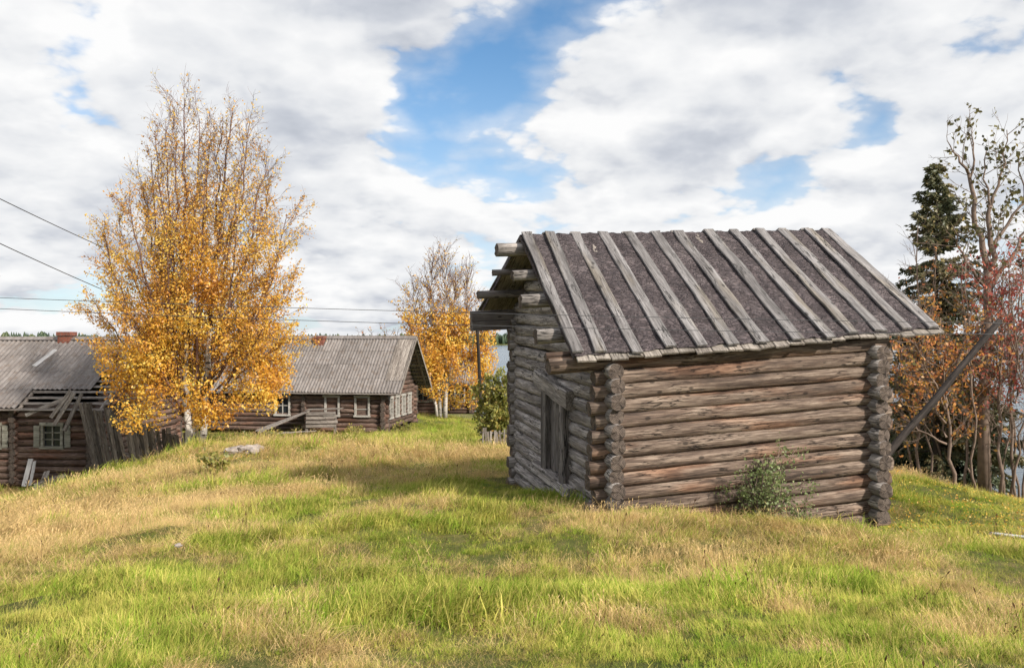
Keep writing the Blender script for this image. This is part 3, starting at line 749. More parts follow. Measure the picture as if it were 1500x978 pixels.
# leaning plank fence between the house and the birch
f0 = at(141, 690, 30.2); f1 = at(276, 655, 26.4)
fence = root('plank_fence', (f0.x, f0.y, g1(f0.x, f0.y)), 'sagging fence of dark upright planks running from the house to the birch', 'fence')
nf = 27
for i in range(nf):
    q = i/(nf-1); x = f0.x+(f1.x-f0.x)*q+jit(.03); y = f0.y+(f1.y-f0.y)*q+jit(.05); zb = g1(x, y)-.1
    top = -2.25-.72*q+jit(.12); lean = -.55*(1-q)**1.5+jit(.09)
    put_board('plank', (x+.2*(1-q), y, zb), (x+lean, y-.1+jit(.05), top), rnd.uniform(.09, .17), .03, (0.3, -1, 0), M['fence'], fence, seg=4)
for zz in (-2.9, -3.7):
    put_board('rail', (f0.x, f0.y+.08, zz), (f1.x, f1.y+.08, zz-.55), .1, .06, (0.3, -1, 0), M['fence'], fence, seg=6)

# loose planks and rubble by the left house
GP = 'loose planks lying about the red-brown house'
def plank(p0, p1, wd, label, mat='pale_board', group=None):
    o = put_board('plank', p0, p1, wd, .035, (0, -1, .3), M[mat], None, seg=4); tag(o, label, 'plank', group); return o
plank(at(36, 712, 30.3), at(46, 672, 30.75), .17, 'wide pale plank leaning on the red-brown log wall', group=GP)
plank(at(45, 711, 30.2), at(52, 675, 30.75), .11, 'narrow pale plank leaning beside the wide one on the log wall', group=GP)
for i, (xa, ya, xb, yb) in enumerate(((52, 712, 80, 700), (60, 706, 98, 697), (66, 701, 70, 690), (50, 716, 92, 709), (75, 712, 110, 704))):
    pa, pb_ = at(xa, ya, 29.3-.1*i), at(xb, yb, 29.6-.1*i); pa.z = max(pa.z, g1(pa.x, pa.y)+.03); pb_.z = max(pb_.z, g1(pb_.x, pb_.y)+.03)
    plank(pa, pb_, .2, 'weathered plank lying in the grassy heap below the shuttered window', 'house_grey', 'planks in the heap below the window')
def rock(p, s, q):
    import bmesh
    bm = bmesh.new(); bmesh.ops.create_icosphere(bm, subdivisions=2, radius=1)
    for v in bm.verts:
        n_ = mnoise.noise(v.co*1.6+Vector((q*7, 0, 0)))*.55; v.co = Vector((v.co.x*s[0], v.co.y*s[1], v.co.z*s[2]))*(1+n_)
    me = bpy.data.meshes.new('stone'); bm.to_mesh(me); bm.free(); me.materials.append(M['stone'])
    o = bpy.data.objects.new('stone', me); COL.objects.link(o); o.location = p; o.rotation_euler = (0, 0, q); return o
for i, (px, py, sx) in enumerate(((343, 664, .26), (352, 668, .24), (362, 663, .28), (370, 670, .25), (377, 666, .23), (357, 672, .2), (336, 668, .18))):
    dd = 22.0+jit(.3); pp = at(px, py, dd); zg = g1(pp.x, pp.y)
    tag(rock((pp.x, dd, zg+.06), (sx*.8, sx*.6, sx*.42), i*1.7), 'pale lichened stone in the low heap near the birch', 'stone', 'stones in the heap near the birch')
pp = at(262, 836, 8.2); tag(rock((pp.x, 8.2, g1(pp.x, 8.2)+.09), (.035, .03, .02), 3.3), 'tiny white stone half hidden in the meadow grass', 'stone')

# leaning pole, post, wires, fallen stick
p1 = at(1466, 470, 16.2); p0 = at(1293, 672, 14.6); dv = (p1-p0); p00 = p0-dv*.42; p00.z = min(p00.z, g1(p00.x, p00.y)+.1)
L = (p1-p00).length
tag(link('leaning_pole', log_mesh(L, .068, .055, 909, 10, 14, wob=.03), None, frame(p00, p1), [M['leaning'], M['end']]), 'long dark pole slanting up behind the storehouse corner', 'pole')
def wirepts(a, b, sag, n=40): return [(a+(b-a)*(i/n))-Vector((0, 0, sag*4*(i/n)*(1-i/n))) for i in range(n+1)]
pole_b = at(707, 643, 39.0); pole_b.z = g1(pole_b.x, pole_b.y); pole_t = at(698, 455, 39.0)
up_ = root('utility_pole', pole_b, 'thin dark wooden utility pole standing behind the garden bush', 'pole')
link('post', log_mesh((pole_t-pole_b).length+.3, .085, .07, 77, 9, 10), up_, frame(pole_b-Vector((0, 0, .3)), pole_t), [M['leaning'], M['end']])
mb = MB(); mb.tube([(0, 0, 0), (0, 0, .1), (0, 0, .16)], [.05, .07, .03], 8); link('insulator', mb.mesh('insulator'), up_, Matrix.Translation(pole_t), [M['white_paint']])
def wire(pts, r, label):
    mb = MB(); mb.tube(pts, [r]*len(pts), 5); tag(link('overhead_wire', mb.mesh('overhead_wire'), None, None, [M['wire']]), label, 'wire', 'overhead wires above the meadow')
D = 9.2
wire(wirepts(at(-900, 395, D), at(2300, 478, D), .16), .0033, 'upper of the two long wires crossing in front of birch and storehouse roof')
wire(wirepts(at(-900, 402, D), at(2300, 486, D), .24), .0033, 'lower of the two long wires crossing in front of birch and storehouse roof')
wire(wirepts(at(-300, 140, 12), at(150, 362, 24.5), .05), .011, 'steep thin wire running into the upper left of the golden birch')
wire(wirepts(at(-300, 212, 12), at(150, 424, 24.5), .05), .011, 'second steep wire below the first, ending lower in the golden birch')
for nm, xx in (('carrying the long wires on the house side of the meadow', -900), ('carrying the long wires on the lake side of the meadow', 2300)):
    q = at(xx, 400 if xx < 0 else 482, D); zg = g1(q.x, q.y)
    uo = root('utility_pole', (q.x, q.y, zg), 'wooden pole '+nm, 'pole', 'wire poles beside the meadow'); link('post', log_mesh(q.z-zg+.6, .11, .09, 5+xx, 9, 8), uo, frame((q.x, q.y+.12, zg-.2), (q.x, q.y+.12, q.z+.4)), [M['leaning'], M['end']])
pa, pb_ = at(1448, 795, 10.0), at(1560, 803, 9.6); pa.z = g1(pa.x, pa.y)+.16; pb_.z = g1(pb_.x, pb_.y)+.16
tag(link('fallen_stick', log_mesh((pb_-pa).length, .018, .024, 33, 7, 8, wob=.02), None, frame(pa, pb_), [M['pale_board'], M['end']]), 'pale bare stick lying in the grass right of the storehouse', 'stick')
# low stake fence by the garden bush
sf = root('stake_fence', (at(728, 655, 27).x, 27, g1(at(728, 655, 27).x, 27)), 'low grey stake fence beside the storehouse', 'fence')
for i in range(16):
    x = at(707+i*4.4, 0, 27).x; z = g1(x, 27.0+i*.03); put_board('stake', (x+jit(.02), 27+i*.03, z-.1), (x+jit(.04), 27+i*.03, z+.52+jit(.07)), .06, .03, (0, -1, 0), M['house_grey'], sf, seg=2)
for dz in (.2, .42): put_board('rail', (at(703, 0, 27).x, 27.05, g1(at(707, 0, 27).x, 27)+dz), (at(778, 0, 27).x, 27.5, g1(at(775, 0, 27).x, 27.5)+dz), .05, .03, (0, -1, 0), M['house_grey'], sf, seg=3)

# ------------------------------------------------------------------ trees
def leaves_mesh(name, P, size, tint, droop=.3, aspect=1.5, dirs=None):
    n = len(P); P = np.asarray(P); sz = size*rng.uniform(.65, 1.35, n)
    a = rng.normal(size=(n, 3)); a[:, 2] -= droop
    if dirs is not None: a = a*.45+np.asarray(dirs)*1.2
    a /= np.linalg.norm(a, axis=1)[:, None]
    b = np.cross(a, rng.normal(size=(n, 3))); b /= np.linalg.norm(b, axis=1)[:, None]+1e-9
    c = np.cross(a, b)
    L = (a*sz[:, None]*aspect/2); Wd = b*sz[:, None]/2
    V = np.empty((n, 4, 3)); V[:, 0] = P-L; V[:, 1] = P+Wd+c*sz[:, None]*.12-L*.1; V[:, 2] = P+L; V[:, 3] = P-Wd+c*sz[:, None]*.12-L*.1
    F = np.arange(n*4).reshape(n, 4)
    return mesh_np(name, V.reshape(-1, 3), F, False, None, {'tint': np.repeat(tint, 4)})
def curve(p0, d0, L, n, up=.0, wob=.12, q=rnd):
    pts = [Vector(p0)]; d = Vector(d0).normalized()
    for i in range(n):
        d = (d+Vector((q.gauss(0, wob), q.gauss(0, wob), q.gauss(0, wob)+up))).normalized(); pts.append(pts[-1]+d*(L/n))
    return pts
def along(pts, f):
    x = f*(len(pts)-1); i = min(int(x), len(pts)-2); u = x-i
    return pts[i].lerp(pts[i+1], u), (pts[i+1]-pts[i]).normalized()
def side_dir(d, ang, q=rnd):
    a = d.orthogonal().normalized(); a.rotate(__import__('mathutils').Quaternion(d, q.uniform(0, 6.283)))
    return (d*math.cos(ang)+a*math.sin(ang)).normalized()
def branchy(stems, spec, q, leaf_fn):
    """stems: list of (pts, radii). spec: branch/twig counts. returns trunk MB, twig MB, leaf positions"""
    mt = MB(); mw = MB(); LP = []; LT = []
    for pts, rad in stems:
        th_ = spec.get('thin', 0); cut_ = next((i for i, r_ in enumerate(rad) if r_ < th_), len(rad))
        if cut_ >= 2: mt.tube(pts[:cut_], rad[:cut_], 8)
        if cut_ < len(rad): mt.tube(pts[max(cut_-1, 0):], rad[max(cut_-1, 0):], 6, True, 1)
        slen = sum((pts[i+1]-pts[i]).length for i in range(len(pts)-1)); nb = int(slen*spec['per_m'])
        for i in range(nb):
            f = spec['f0']+(1-spec['f0'])*((i+q.random())/nb); p, d = along(pts, min(f, .995))
            L = spec['blen']*(1.0-spec.get('taper', .62)*f)*q.uniform(.6, 1.25)
            bd = side_dir(d, R(q.uniform(*spec['bang'])), q); bd.z += spec.get('blift', 0.0)
            rr = max(.005, min(.03, L*spec.get('br', .011))); bp = curve(p, bd, L, 6, spec['bup'], .10, q)
            mt.tube(bp, [rr*(1-.75*k/6) for k in range(7)], 4, False, 1)
            nt = max(3, int(L*spec['tw_m']))
            for k in range(nt):
                fk = .15+.85*(k+q.random())/nt; tp, td = along(bp, min(fk, .995))
                tl = spec['tlen']*q.uniform(.5, 1.3)*(1-.35*fk); tdir = side_dir(td, R(q.uniform(20, 55)), q)
                tpts = curve(tp, tdir, tl, 3, spec['tup'], .16, q); mw.tube(tpts, [spec['tr'], spec['tr']*.8, spec['tr']*.6, spec['tr']*.35], 3, False)
                nl_ = leaf_fn(tp, q)
                for _ in range(nl_):
                    lp, ld = along(tpts, q.uniform(.1, 1)); LP.append((lp.x+q.gauss(0, .05), lp.y+q.gauss(0, .05), lp.z+q.gauss(0, .05)-.03)); LT.append(min(1, max(0, q.gauss(.5, .22))))
    return mt, mw, LP, LT
def tree(name, base, label, cat, stems, spec, leaf_fn, bark, twig, leaf, lsize, seed, group=None, droop=.5):
    q = random.Random(seed); rt = root(name, base, label, cat, group)
    mt, mw, LP, LT = branchy(stems, spec, q, leaf_fn)
    link('trunk', mt.mesh('trunk', True), rt, Matrix.Identity(4), [bark, twig])
    tw = link('twigs', mw.mesh('twigs', True), rt, Matrix.Identity(4), [twig]); tag(tw, kind='stuff')
    if LP: tag(link('crown', leaves_mesh('crown', LP, lsize, np.array(LT), droop), rt, Matrix.Identity(4), [leaf]), kind='stuff')
    return rt
def stem(p0, via, p1, r0, r1, n=12, wob=.04, q=rnd):
    p0, via, p1 = Vector(p0), Vector(via), Vector(p1); pts = []
    for i in range(n+1):
        u = i/n; p = p0*(1-u)**2+via*2*u*(1-u)+p1*u*u
        if 0 < i < n: p += Vector((q.gauss(0, wob), q.gauss(0, wob), 0))
        pts.append(p)
    return pts, [r0+(r1-r0)*(i/n)**.8 for i in range(n+1)]

# big golden birch
BD = 26.0; bb = at(287, 652, BD); bb.z = g1(bb.x, bb.y)-.05
def bt(x, y, dd=0.0):
    if y < 330: y += (330-y)*.12
    return at(285+(x-285)*.92, y, BD+dd)
ST = []
fork = [bt(270, 575), bt(300, 570), bt(285, 590, .3)]
ST.append(stem(bt(276, 665), bt(266, 420), bt(268, 118), .125, .010, 16))
ST.append(stem(bt(297, 665), bt(312, 420), bt(345, 142), .125, .010, 16))
ST.append(stem(bt(288, 652, .3), bt(290, 420, 1.0), bt(308, 195, 1.2), .10, .012, 14))
for (x, y, dd, sx, sy, vx, vy, r) in ((215, 225, .4, 268, 540, 222, 400, .06), (395, 205, .3, 306, 520, 385, 380, .06), (432, 312, -.3, 304, 560, 400, 470, .06), (143, 350, .2, 266, 580, 170, 470, .055),
        (180, 285, -.9, 268, 560, 200, 420, .055), (240, 165, 1.2, 264, 470, 240, 330, .045), (372, 160, -.8, 320, 420, 365, 300, .045), (300, 260, -2.0, 284, 580, 290, 430, .055), (240, 330, -2.2, 274, 590, 230, 470, .05),
        (350, 300, -1.9, 300, 580, 355, 450, .05), (330, 330, 2.2, 296, 580, 340, 450, .05), (230, 350, 2.3, 272, 590, 225, 460, .05), (128, 455, .3, 268, 600, 190, 520, .045), (437, 425, .5, 304, 590, 390, 500, .045),
        (292, 152, .8, 280, 400, 290, 260, .035), (325, 165, .5, 316, 380, 322, 250, .035), (222, 178, -.5, 264, 440, 226, 290, .035), (203, 262, .9, 266, 500, 208, 360, .04), (405, 262, .9, 310, 480, 395, 350, .04), (165, 318, 1.0, 266, 540, 172, 410, .04), (252, 132, -.4, 266, 380, 250, 230, .03), (360, 190, 1.4, 322, 400, 362, 270, .035), (275, 300, 2.4, 280, 560, 272, 420, .05), (385, 330, 1.6, 306, 540, 385, 430, .045), (418, 370, -1.2, 304, 570, 400, 470, .045), (150, 410, -1.0, 268, 580, 185, 480, .045), (150, 520, -.6, 268, 610, 205, 530, .04), (438, 500, -.4, 306, 600, 380, 520, .04), (190, 470, -1.8, 272, 610, 220, 520, .04), (395, 480, -1.7, 302, 605, 370, 520, .04)):
    s0 = bt(sx, sy); ST.append(stem(s0, bt(vx, vy, dd*.6), bt(x, y, dd), r, .01, 10))
def birch_leaf(p, q):
    py = 497-p.z/p.y*FPX
    if py < 200: return q.choice((0, 0, 1, 1, 2))
    if py < 270: return q.choice((0, 1, 2, 2, 3))
    if py < 350: return q.randint(1, 5)
    if py < 420: return q.randint(3, 7)
    return q.randint(4, 9)
SPB = dict(per_m=5.6, f0=.12, blen=1.35, taper=.30, bang=(16, 42), bup=.03, tw_m=13, tlen=.50, tup=-.03, tr=.0045, thin=.07, br=.007)
birch = tree('birch_tree', bb, 'tall twin-topped golden birch in front of the houses', 'tree', ST, SPB, birch_leaf, M['birch'], M['twig'], M['leaf_birch'], .046, 5, 'golden birches')
# drooping low foliage skirts
def skirt(parent, blobs, n, mat, size, seed, name='low_foliage'):
    q = np.random.default_rng(seed); P = []; mb = MB()
    for (c, r) in blobs:
        m_ = int(n*r[0]*r[2]); u = q.normal(size=(m_, 3)); u /= np.linalg.norm(u, axis=1)[:, None]; u *= (q.random(m_)**.45)[:, None]
        pts = np.array(c)+u*np.array(r); keep = (_vn(pts[:, 0]*1.0, pts[:, 2]+pts[:, 1], 1.7, seed)+.5*_vn(pts[:, 0], pts[:, 2]-pts[:, 1], 4.1, seed+1)) > .66
        P.append(pts[keep])
        for k in range(int(8*r[0])+3):
            e = np.array(c)+u[k]*np.array(r); mb.tube(curve(c, Vector(e)-Vector(c), (Vector(e)-Vector(c)).length, 4, -.02, .12), [.012, .01, .008, .006, .003], 3, False)
    P = np.concatenate(P); T = np.clip(q.normal(.5, .22, len(P)), 0, 1)
    tag(link(name, leaves_mesh(name, P, size, T, .8), parent, Matrix.Identity(4), [mat]), kind='stuff')
    tag(link('twigs', mb.mesh('twigs', True), parent, Matrix.Identity(4), [M['twig']]), kind='stuff')
BL = []
for (x, y, dd, rx, rz) in ((180, 560, -.6, .95, .95), (215, 520, -1.1, .9, .8), (225, 590, -1.0, 1.0, .85), (160, 530, .2, .6, .7), (195, 612, -.5, .8, .5), (285, 560, -1.6, .7, 1.0), (292, 605, -1.2, .55, .6), (262, 600, -1.3, .5, .6), (320, 605, -.9, .6, .5), (270, 620, -1.0, .5, .5), (360, 560, -1.0, 1.0, .9),
        (400, 575, -.6, .8, .7), (385, 530, .4, .9, .8), (415, 545, .2, .6, .8), (335, 590, -.4, .8, .5), (250, 480, -1.0, .8, .7), (330, 490, -1.2, .8, .8), (300, 420, -1.0, .7, 1.0), (240, 430, .8, .8, .8), (270, 540, 1.3, .9, .9), (355, 470, 1.2, .9, .9), (280, 350, 0, .5, .8)):
    c = bt(x, y, dd); BL.append((tuple(c), (rx, .8, rz)))
skirt(birch, BL, 2300, M['leaf_birch'], .056, 4)

# second birch
B2 = 58.0; b2 = at(650, 609, B2); b2.z = g1(b2.x, b2.y)
def b2t(x, y, dd=0.0): return at(x, y, B2+dd)
ST = [stem(b2t(652, 611), b2t(655, 480), b2t(650, 378), .17, .015, 12), stem(b2t(645, 611), b2t(630, 480), b2t(632, 392), .13, .015, 12), stem(b2t(640, 609, -1), b2t(634, 570, -1), b2t(626, 525, -1), .10, .06, 5),
      stem(b2t(655, 560), b2t(690, 480), b2t(684, 405, .8), .09, .015, 10), stem(b2t(650, 560), b2t(610, 480), b2t(606, 425, .6), .08, .015, 10), stem(b2t(652, 570), b2t(700, 520), b2t(715, 455), .07, .015, 8), stem(b2t(655, 570, 1), b2t(660, 480, 3), b2t(668, 412, 3), .08, .015, 10), stem(b2t(650, 575), b2t(615, 540, -2), b2t(600, 470, -2), .07, .015, 8)]
def b2leaf(p, q):
    py = 497-p.z/p.y*FPX
    return (0 if q.random() < .6 else 1) if py < 420 else (q.randint(0, 2) if py < 460 else q.randint(2, 5))
birch2 = tree('birch_tree', b2, 'smaller golden birch with bare grey top beyond the long house', 'tree', ST, dict(per_m=6.5, f0=.2, blen=2.3, taper=.35, bang=(18, 42), bup=.05, tw_m=7, tlen=.8, tup=.03, tr=.010), b2leaf, M['birch'], M['twig'], M['leaf_birch'], .10, 8, 'golden birches')
skirt(birch2, [(tuple(b2t(x, y, dd)), (rx, 1.4, rz)) for (x, y, dd, rx, rz) in ((665, 540, -1, 2.0, 1.8), (640, 560, -.6, 1.4, 1.2), (700, 530, 0, 1.5, 1.5), (660, 590, 1.5, 1.2, .6), (690, 575, .6, 1.3, 1.2), (650, 500, 0, 1.6, 1.2), (710, 490, .5, .8, 1.3), (625, 530, -1.5, .9, 1.1), (670, 470, 0, 1.3, .9))], 900, M['leaf_birch'], .105, 9)
# bare tree just left of the view
B3 = 24.0; b3 = at(-75, 690, B3); b3.z = g1(b3.x, b3.y)
tree('bare_tree', b3, 'leafless tree whose twigs reach in beside the left house', 'tree', [stem((b3.x, B3, b3.z), at(-80, 500, B3), at(-60, 300, B3), .11, .01, 10), stem(at(-78, 560, B3), at(-50, 480, B3), at(-18, 360, B3), .05, .008, 8), stem(at(-78, 580, B3), at(-110, 480, B3), at(-140, 380, B3), .05, .008, 8)],
     dict(per_m=2.2, f0=.3, blen=1.1, bang=(25, 50), bup=.05, tw_m=7, tlen=.4, tup=.02, tr=.007), lambda p, q: 0, M['bark_dark'], M['twig'], M['leaf_birch'], .06, 12)
# low brown thicket tree beyond the long house
B4 = 78.0; b4 = at(572, 560, B4); b4.z = g1(b4.x, b4.y)
tree('bare_tree', b4, 'low russet-twigged tree showing above the long house ridge', 'tree', [stem((b4.x+dx*.2, B4, b4.z), (b4.x+dx*.6, B4, b4.z+2.5), (b4.x+dx, B4+.5, at(0, 483+abs(dx)*2.2, B4).z), .1, .02, 8) for dx in (-3, -1.8, -.6, .6, 1.8, 3.0)],
     dict(per_m=3.0, f0=.35, blen=1.9, bang=(25, 55), bup=.03, tw_m=5.5, tlen=.8, tup=.02, tr=.014), lambda p, q: q.randint(0, 2), M['bark_dark'], M['twig'], M['leaf_orange'], .12, 14)

# trees on the bank to the right
TD = 21.5
def tt(x, y, dd=0.0): return at(x, y, TD+dd)
def base_of(x, dd=0.0):
    p = at(x, 710, TD+dd); p.z = g1(p.x, p.y); return p
b = base_of(1440)
ST = [([b, tt(1441, 600), tt(1444, 500), tt(1448, 440), tt(1447, 395)], [.155, .14, .13, .115, .10]),
      stem(tt(1447, 400), tt(1432, 330), tt(1420, 255), .09, .045, 8), stem(tt(1420, 255), tt(1400, 230), tt(1388, 205), .04, .01, 6), stem(tt(1421, 262), tt(1430, 220), tt(1425, 187), .035, .01, 6),
      stem(tt(1447, 400), tt(1452, 330), tt(1452, 300), .08, .05, 6), stem(tt(1452, 302), tt(1470, 250), tt(1476, 190), .045, .01, 7), stem(tt(1452, 305), tt(1440, 260), tt(1446, 220), .035, .01, 6),
      stem(tt(1448, 375), tt(1480, 320), tt(1512, 270), .06, .015, 7), stem(tt(1447, 430), tt(1490, 360), tt(1530, 300, .8), .07, .015, 8), stem(tt(1444, 420), tt(1410, 380), tt(1395, 330, -.6), .05, .012, 7)]
tree('alder_tree', b, 'tall thick-trunked alder with sparse olive leaves on the bank', 'tree', ST, dict(per_m=4.5, f0=.15, blen=1.25, taper=.4, bang=(25, 58), bup=.04, tw_m=6, tlen=.42, tup=.03, tr=.006),
     lambda p, q: (0 if 497-p.z/p.y*FPX > 400 else q.choice((0, 1, 2, 2, 3, 4))), M['twig_grey'], M['twig_grey'], M['leaf_olive'], .085, 21)
b = base_of(1535, 1.0)
tree('alder_tree', b, 'yellow-green alder at the right end of the bank', 'tree', [([b, tt(1530, 500, 1), tt(1524, 350, 1), tt(1515, 200, 1)], [.16, .13, .09, .02]), stem(tt(1526, 400, 1), tt(1500, 320, 1), tt(1494, 225, 1), .05, .012, 8), stem(tt(1524, 380, 1), tt(1550, 300, 1), tt(1560, 210, 1), .05, .012, 8)],
     dict(per_m=2.8, f0=.4, blen=1.2, bang=(25, 55), bup=.03, tw_m=5, tlen=.4, tup=.02, tr=.007), lambda p, q: (q.randint(0, 2) if 497-p.z/p.y*FPX > 300 else q.randint(2, 5)), M['twig_grey'], M['twig_grey'], M['leaf_olive'], .095, 22)
# spruces
def spruce(base, h, rbase, label, needles, seed, zlow=.05, dens=1.0, gappy=.25, group=None):
    q = random.Random(seed); rt = root('spruce_tree', base, label, 'tree', group); base = Vector(base)
    mt = MB(); mt.tube([base+Vector((0, 0, h*i/8)) for i in range(9)], [.013*h*(1-i/8.3) for i in range(9)], 8)
    P = []; Dr = []; z = zlow
    while z < .985:
        nb = 8 if z < .8 else 6
        for k in range(nb):
            if q.random() < gappy: continue
            L = rbase*(1-z)**.85*q.uniform(.65, 1.15)+.1; a = q.uniform(0, 6.283); d = Vector((math.cos(a), math.sin(a), q.uniform(-.25, .1) if z < .7 else .35))
            p0 = base+Vector((0, 0, h*(z+q.uniform(-.01, .01)))); pts = curve(p0, d, L, 6, -.03 if z < .7 else .06, .06, q)
            mt.tube(pts, [.018*(1-k2/7)+.004 for k2 in range(7)], 4, False, 0)
            ns = int(L*16*dens)+4
            for s_ in range(ns):
                f = .12+.88*(s_+q.random())/ns; sp, sd = along(pts, min(f, .99)); tw = side_dir(sd, R(q.uniform(30, 70)), q); tw.z = tw.z*.4-.28; tl = .30*(1-.5*f)*min(1, L/1.2)+.06
                for n_ in range(int(8*dens)+2):
                    pp = sp+tw*tl*q.random()*1.2; P.append((pp.x+q.gauss(0, .015), pp.y+q.gauss(0, .015), pp.z+q.gauss(0, .02))); Dr.append((tw.x, tw.y, tw.z))
        z += .036*(1-.4*z)
    link('trunk', mt.mesh('trunk', True), rt, Matrix.Identity(4), [M['bark_dark']])
    T = np.clip(rng.normal(.5, .22, len(P)), 0, 1)
    tag(link('crown', leaves_mesh('crown', P, .042, T, .3, 2.8, Dr), rt, Matrix.Identity(4), [needles]), kind='stuff')
sb = at(1372, 700, 24.0); sb.z = g1(sb.x, sb.y)
spruce(sb, at(0, 238, 24.0).z-sb.z, 2.5, 'tall scruffy brown-green spruce rising behind the storehouse roof', M['needle_brown'], 31, .12, 1.35, .10)
sb = at(1345, 700, 26.5); sb.z = g1(sb.x, sb.y)
spruce(sb, at(0, 530, 26.5).z-sb.z, 2.0, 'young dark green spruce under the orange rowan', M['needle'], 32, .03, 1.2, .1)
sb = at(1410, 700, 25.5); sb.z = g1(sb.x, sb.y)
spruce(sb, at(0, 560, 25.5).z-sb.z, 1.8, 'small dark spruce behind the thick alder trunk', M['needle'], 33, .03, 1.2, .1)
# rowans and thin stems
def rowan(x, dd, tops, label, leaf, seed, lf, r=.055, per=3.0, size=.085, mat='twig_grey', name='rowan_tree', blen=1.1):
    b = base_of(x, dd); S_ = []
    for i, (tx, ty, sx, sy_) in enumerate(tops):
        if i == 0: S_.append(stem(b, tt(sx, sy_, dd), tt(tx, ty, dd), r, .012, 10))
        else: S_.append(stem(tt(sx, sy_, dd), tt((sx+tx)/2+rnd.uniform(-8, 8), (sy_+ty)/2, dd+rnd.uniform(-.5, .5)), tt(tx, ty, dd+rnd.uniform(-.7, .7)), r*.55, .01, 8))
    tree(name, b, label, 'tree', S_, dict(per_m=per, f0=.25, blen=blen, taper=.35, bang=(30, 65), bup=.02, tw_m=7, tlen=.38, tup=.0, tr=.006), lf, M[mat], M[mat], leaf, size, seed)
rowan(1397, -1.0, [(1378, 465, 1383, 610), (1340, 500, 1384, 600), (1325, 545, 1385, 620), (1420, 470, 1382, 570), (1310, 470, 1380, 560), (1350, 560, 1386, 640), (1400, 520, 1384, 600), (1320, 610, 1386, 650)], 'orange-leaved rowan with a curved thin stem beside the storehouse', M['leaf_orange'], 41, lambda p, q: (q.randint(1, 4) if 497-p.z/p.y*FPX < 610 else q.randint(0, 2)), size=.062, per=7.0, blen=1.25)
rowan(1412, .2, [(1432, 480, 1418, 600), (1400, 500, 1418, 590), (1450, 540, 1416, 620), (1425, 440, 1420, 540)], 'straight rowan stem with orange and red leaves near the alder trunk', M['leaf_orange'], 42, lambda p, q: q.randint(1, 4), .04, 7.0, .062)
rowan(1350, .8, [(1330, 440, 1342, 590), (1305, 470, 1342, 560), (1365, 480, 1344, 600), (1300, 540, 1344, 610), (1370, 420, 1344, 540), (1322, 600, 1346, 640)], 'yellow and orange rowan close to the storehouse corner', M['leaf_orange'], 45, lambda p, q: q.randint(0, 3), .05, 6.0, .06)
rowan(1463, -.5, [(1472, 372, 1462, 550), (1448, 430, 1464, 560), (1495, 400, 1464, 540), (1440, 500, 1462, 600), (1490, 480, 1463, 590), (1430, 395, 1466, 470)], 'red-leaved rowan right of the thick alder trunk', M['leaf_red'], 43, lambda p, q: (q.randint(1, 4) if 497-p.z/p.y*FPX < 600 else 0), .05, 6.5, .058)
rowan(1478, .4, [(1500, 380, 1482, 560), (1520, 430, 1484, 560), (1475, 440, 1483, 520), (1510, 500, 1486, 590)], 'slender crimson rowan near the right end of the bank', M['leaf_red'], 44, lambda p, q: (q.randint(1, 4) if 497-p.z/p.y*FPX < 590 else 0), .05, 6.5, .058)
for i, (x, tx, ty, dd, lb) in enumerate(((1470, 1490, 470, 0.8, 'thin leafless sapling leaning right past the crimson rowan'), (1488, 1512, 500, -.6, 'bare grey sapling at the foot of the red rowans'), (1497, 1540, 420, -.2, 'strongly leaning bare sapling at the grass edge'),
        (1380, 1360, 420, 2.2, 'thin bare sapling with pale bark behind the orange rowan'), (1335, 1318, 430, 1.0, 'slender leafless sapling next to the storehouse roof end'), (1432, 1415, 380, -.8, 'grey bare sapling crossing in front of the thick alder'), (1492, 1478, 380, .9, 'upright grey sapling among the crimson leaves'), (1508, 1500, 400, -.9, 'pale sapling at the outermost edge of the bank'), (1425, 1408, 560, 1.2, 'short bare sapling beside the thick alder trunk'), (1365, 1345, 330, 1.5, 'tall thin dead tree with curved bare limbs before the spruce'), (1452, 1458, 430, 1.6, 'bare straight sapling hidden behind the red rowan'))):
    rowan(x, dd, [(tx, ty, (x+tx)/2-6, 610)]+[(tx+rnd.uniform(-35, 30), ty+rnd.uniform(-10, 60), (x+tx)/2, 590-20*k) for k in range(2)], lb, M['leaf_orange'], 50+i, lambda p, q: 1 if q.random() < .2 else 0, .035, 3.6, .07, 'twig_grey', 'bare_sapling', .8)
# bushes
def bush(name, base, label, nst, h, spread, leaf, size, nl, seed, twig='twig_grey', tw_m=7, per=5.0, tlen=.25, tr=.005):
    q = random.Random(seed); base = Vector(base); S_ = []
    for i in range(nst):
        a = q.uniform(0, 6.283); s = q.uniform(.2, 1)*spread; e = base+Vector((math.cos(a)*s, math.sin(a)*s, h*q.uniform(.42, 1.1)*(1-.35*(s/spread)**2)))
        S_.append(stem(base+Vector((q.uniform(-.1, .1), q.uniform(-.1, .1), -.05)), base.lerp(e, .5)+Vector((0, 0, h*.12)), e, .011*h**.5, .004, 7, .02, q))
    return tree(name, base, label, 'bush', S_, dict(per_m=per, f0=.12, blen=h*.32, bang=(25, 60), bup=.04, tw_m=tw_m, tlen=tlen, tup=.02, tr=tr), lambda p, q: q.randint(*nl), M[twig], M[twig], leaf, size, seed)
p = at(727, 650, 29.0); bush('garden_bush', (p.x, 29.0, g1(p.x, 29.0)), 'rounded green and russet bush behind the low stake fence', 24, 2.3, .9, M['leaf_bush'], .07, (10, 17), 61)
p = SA(2.03, -.32, 0); bush('willow_bush', (p.x, p.y, g1(p.x, p.y)), 'small leafy green willow bush against the long log wall', 26, 1.0, .56, M['leaf_shrub'], .026, (4, 8), 62, tw_m=11, per=8, tlen=.10, tr=.002)
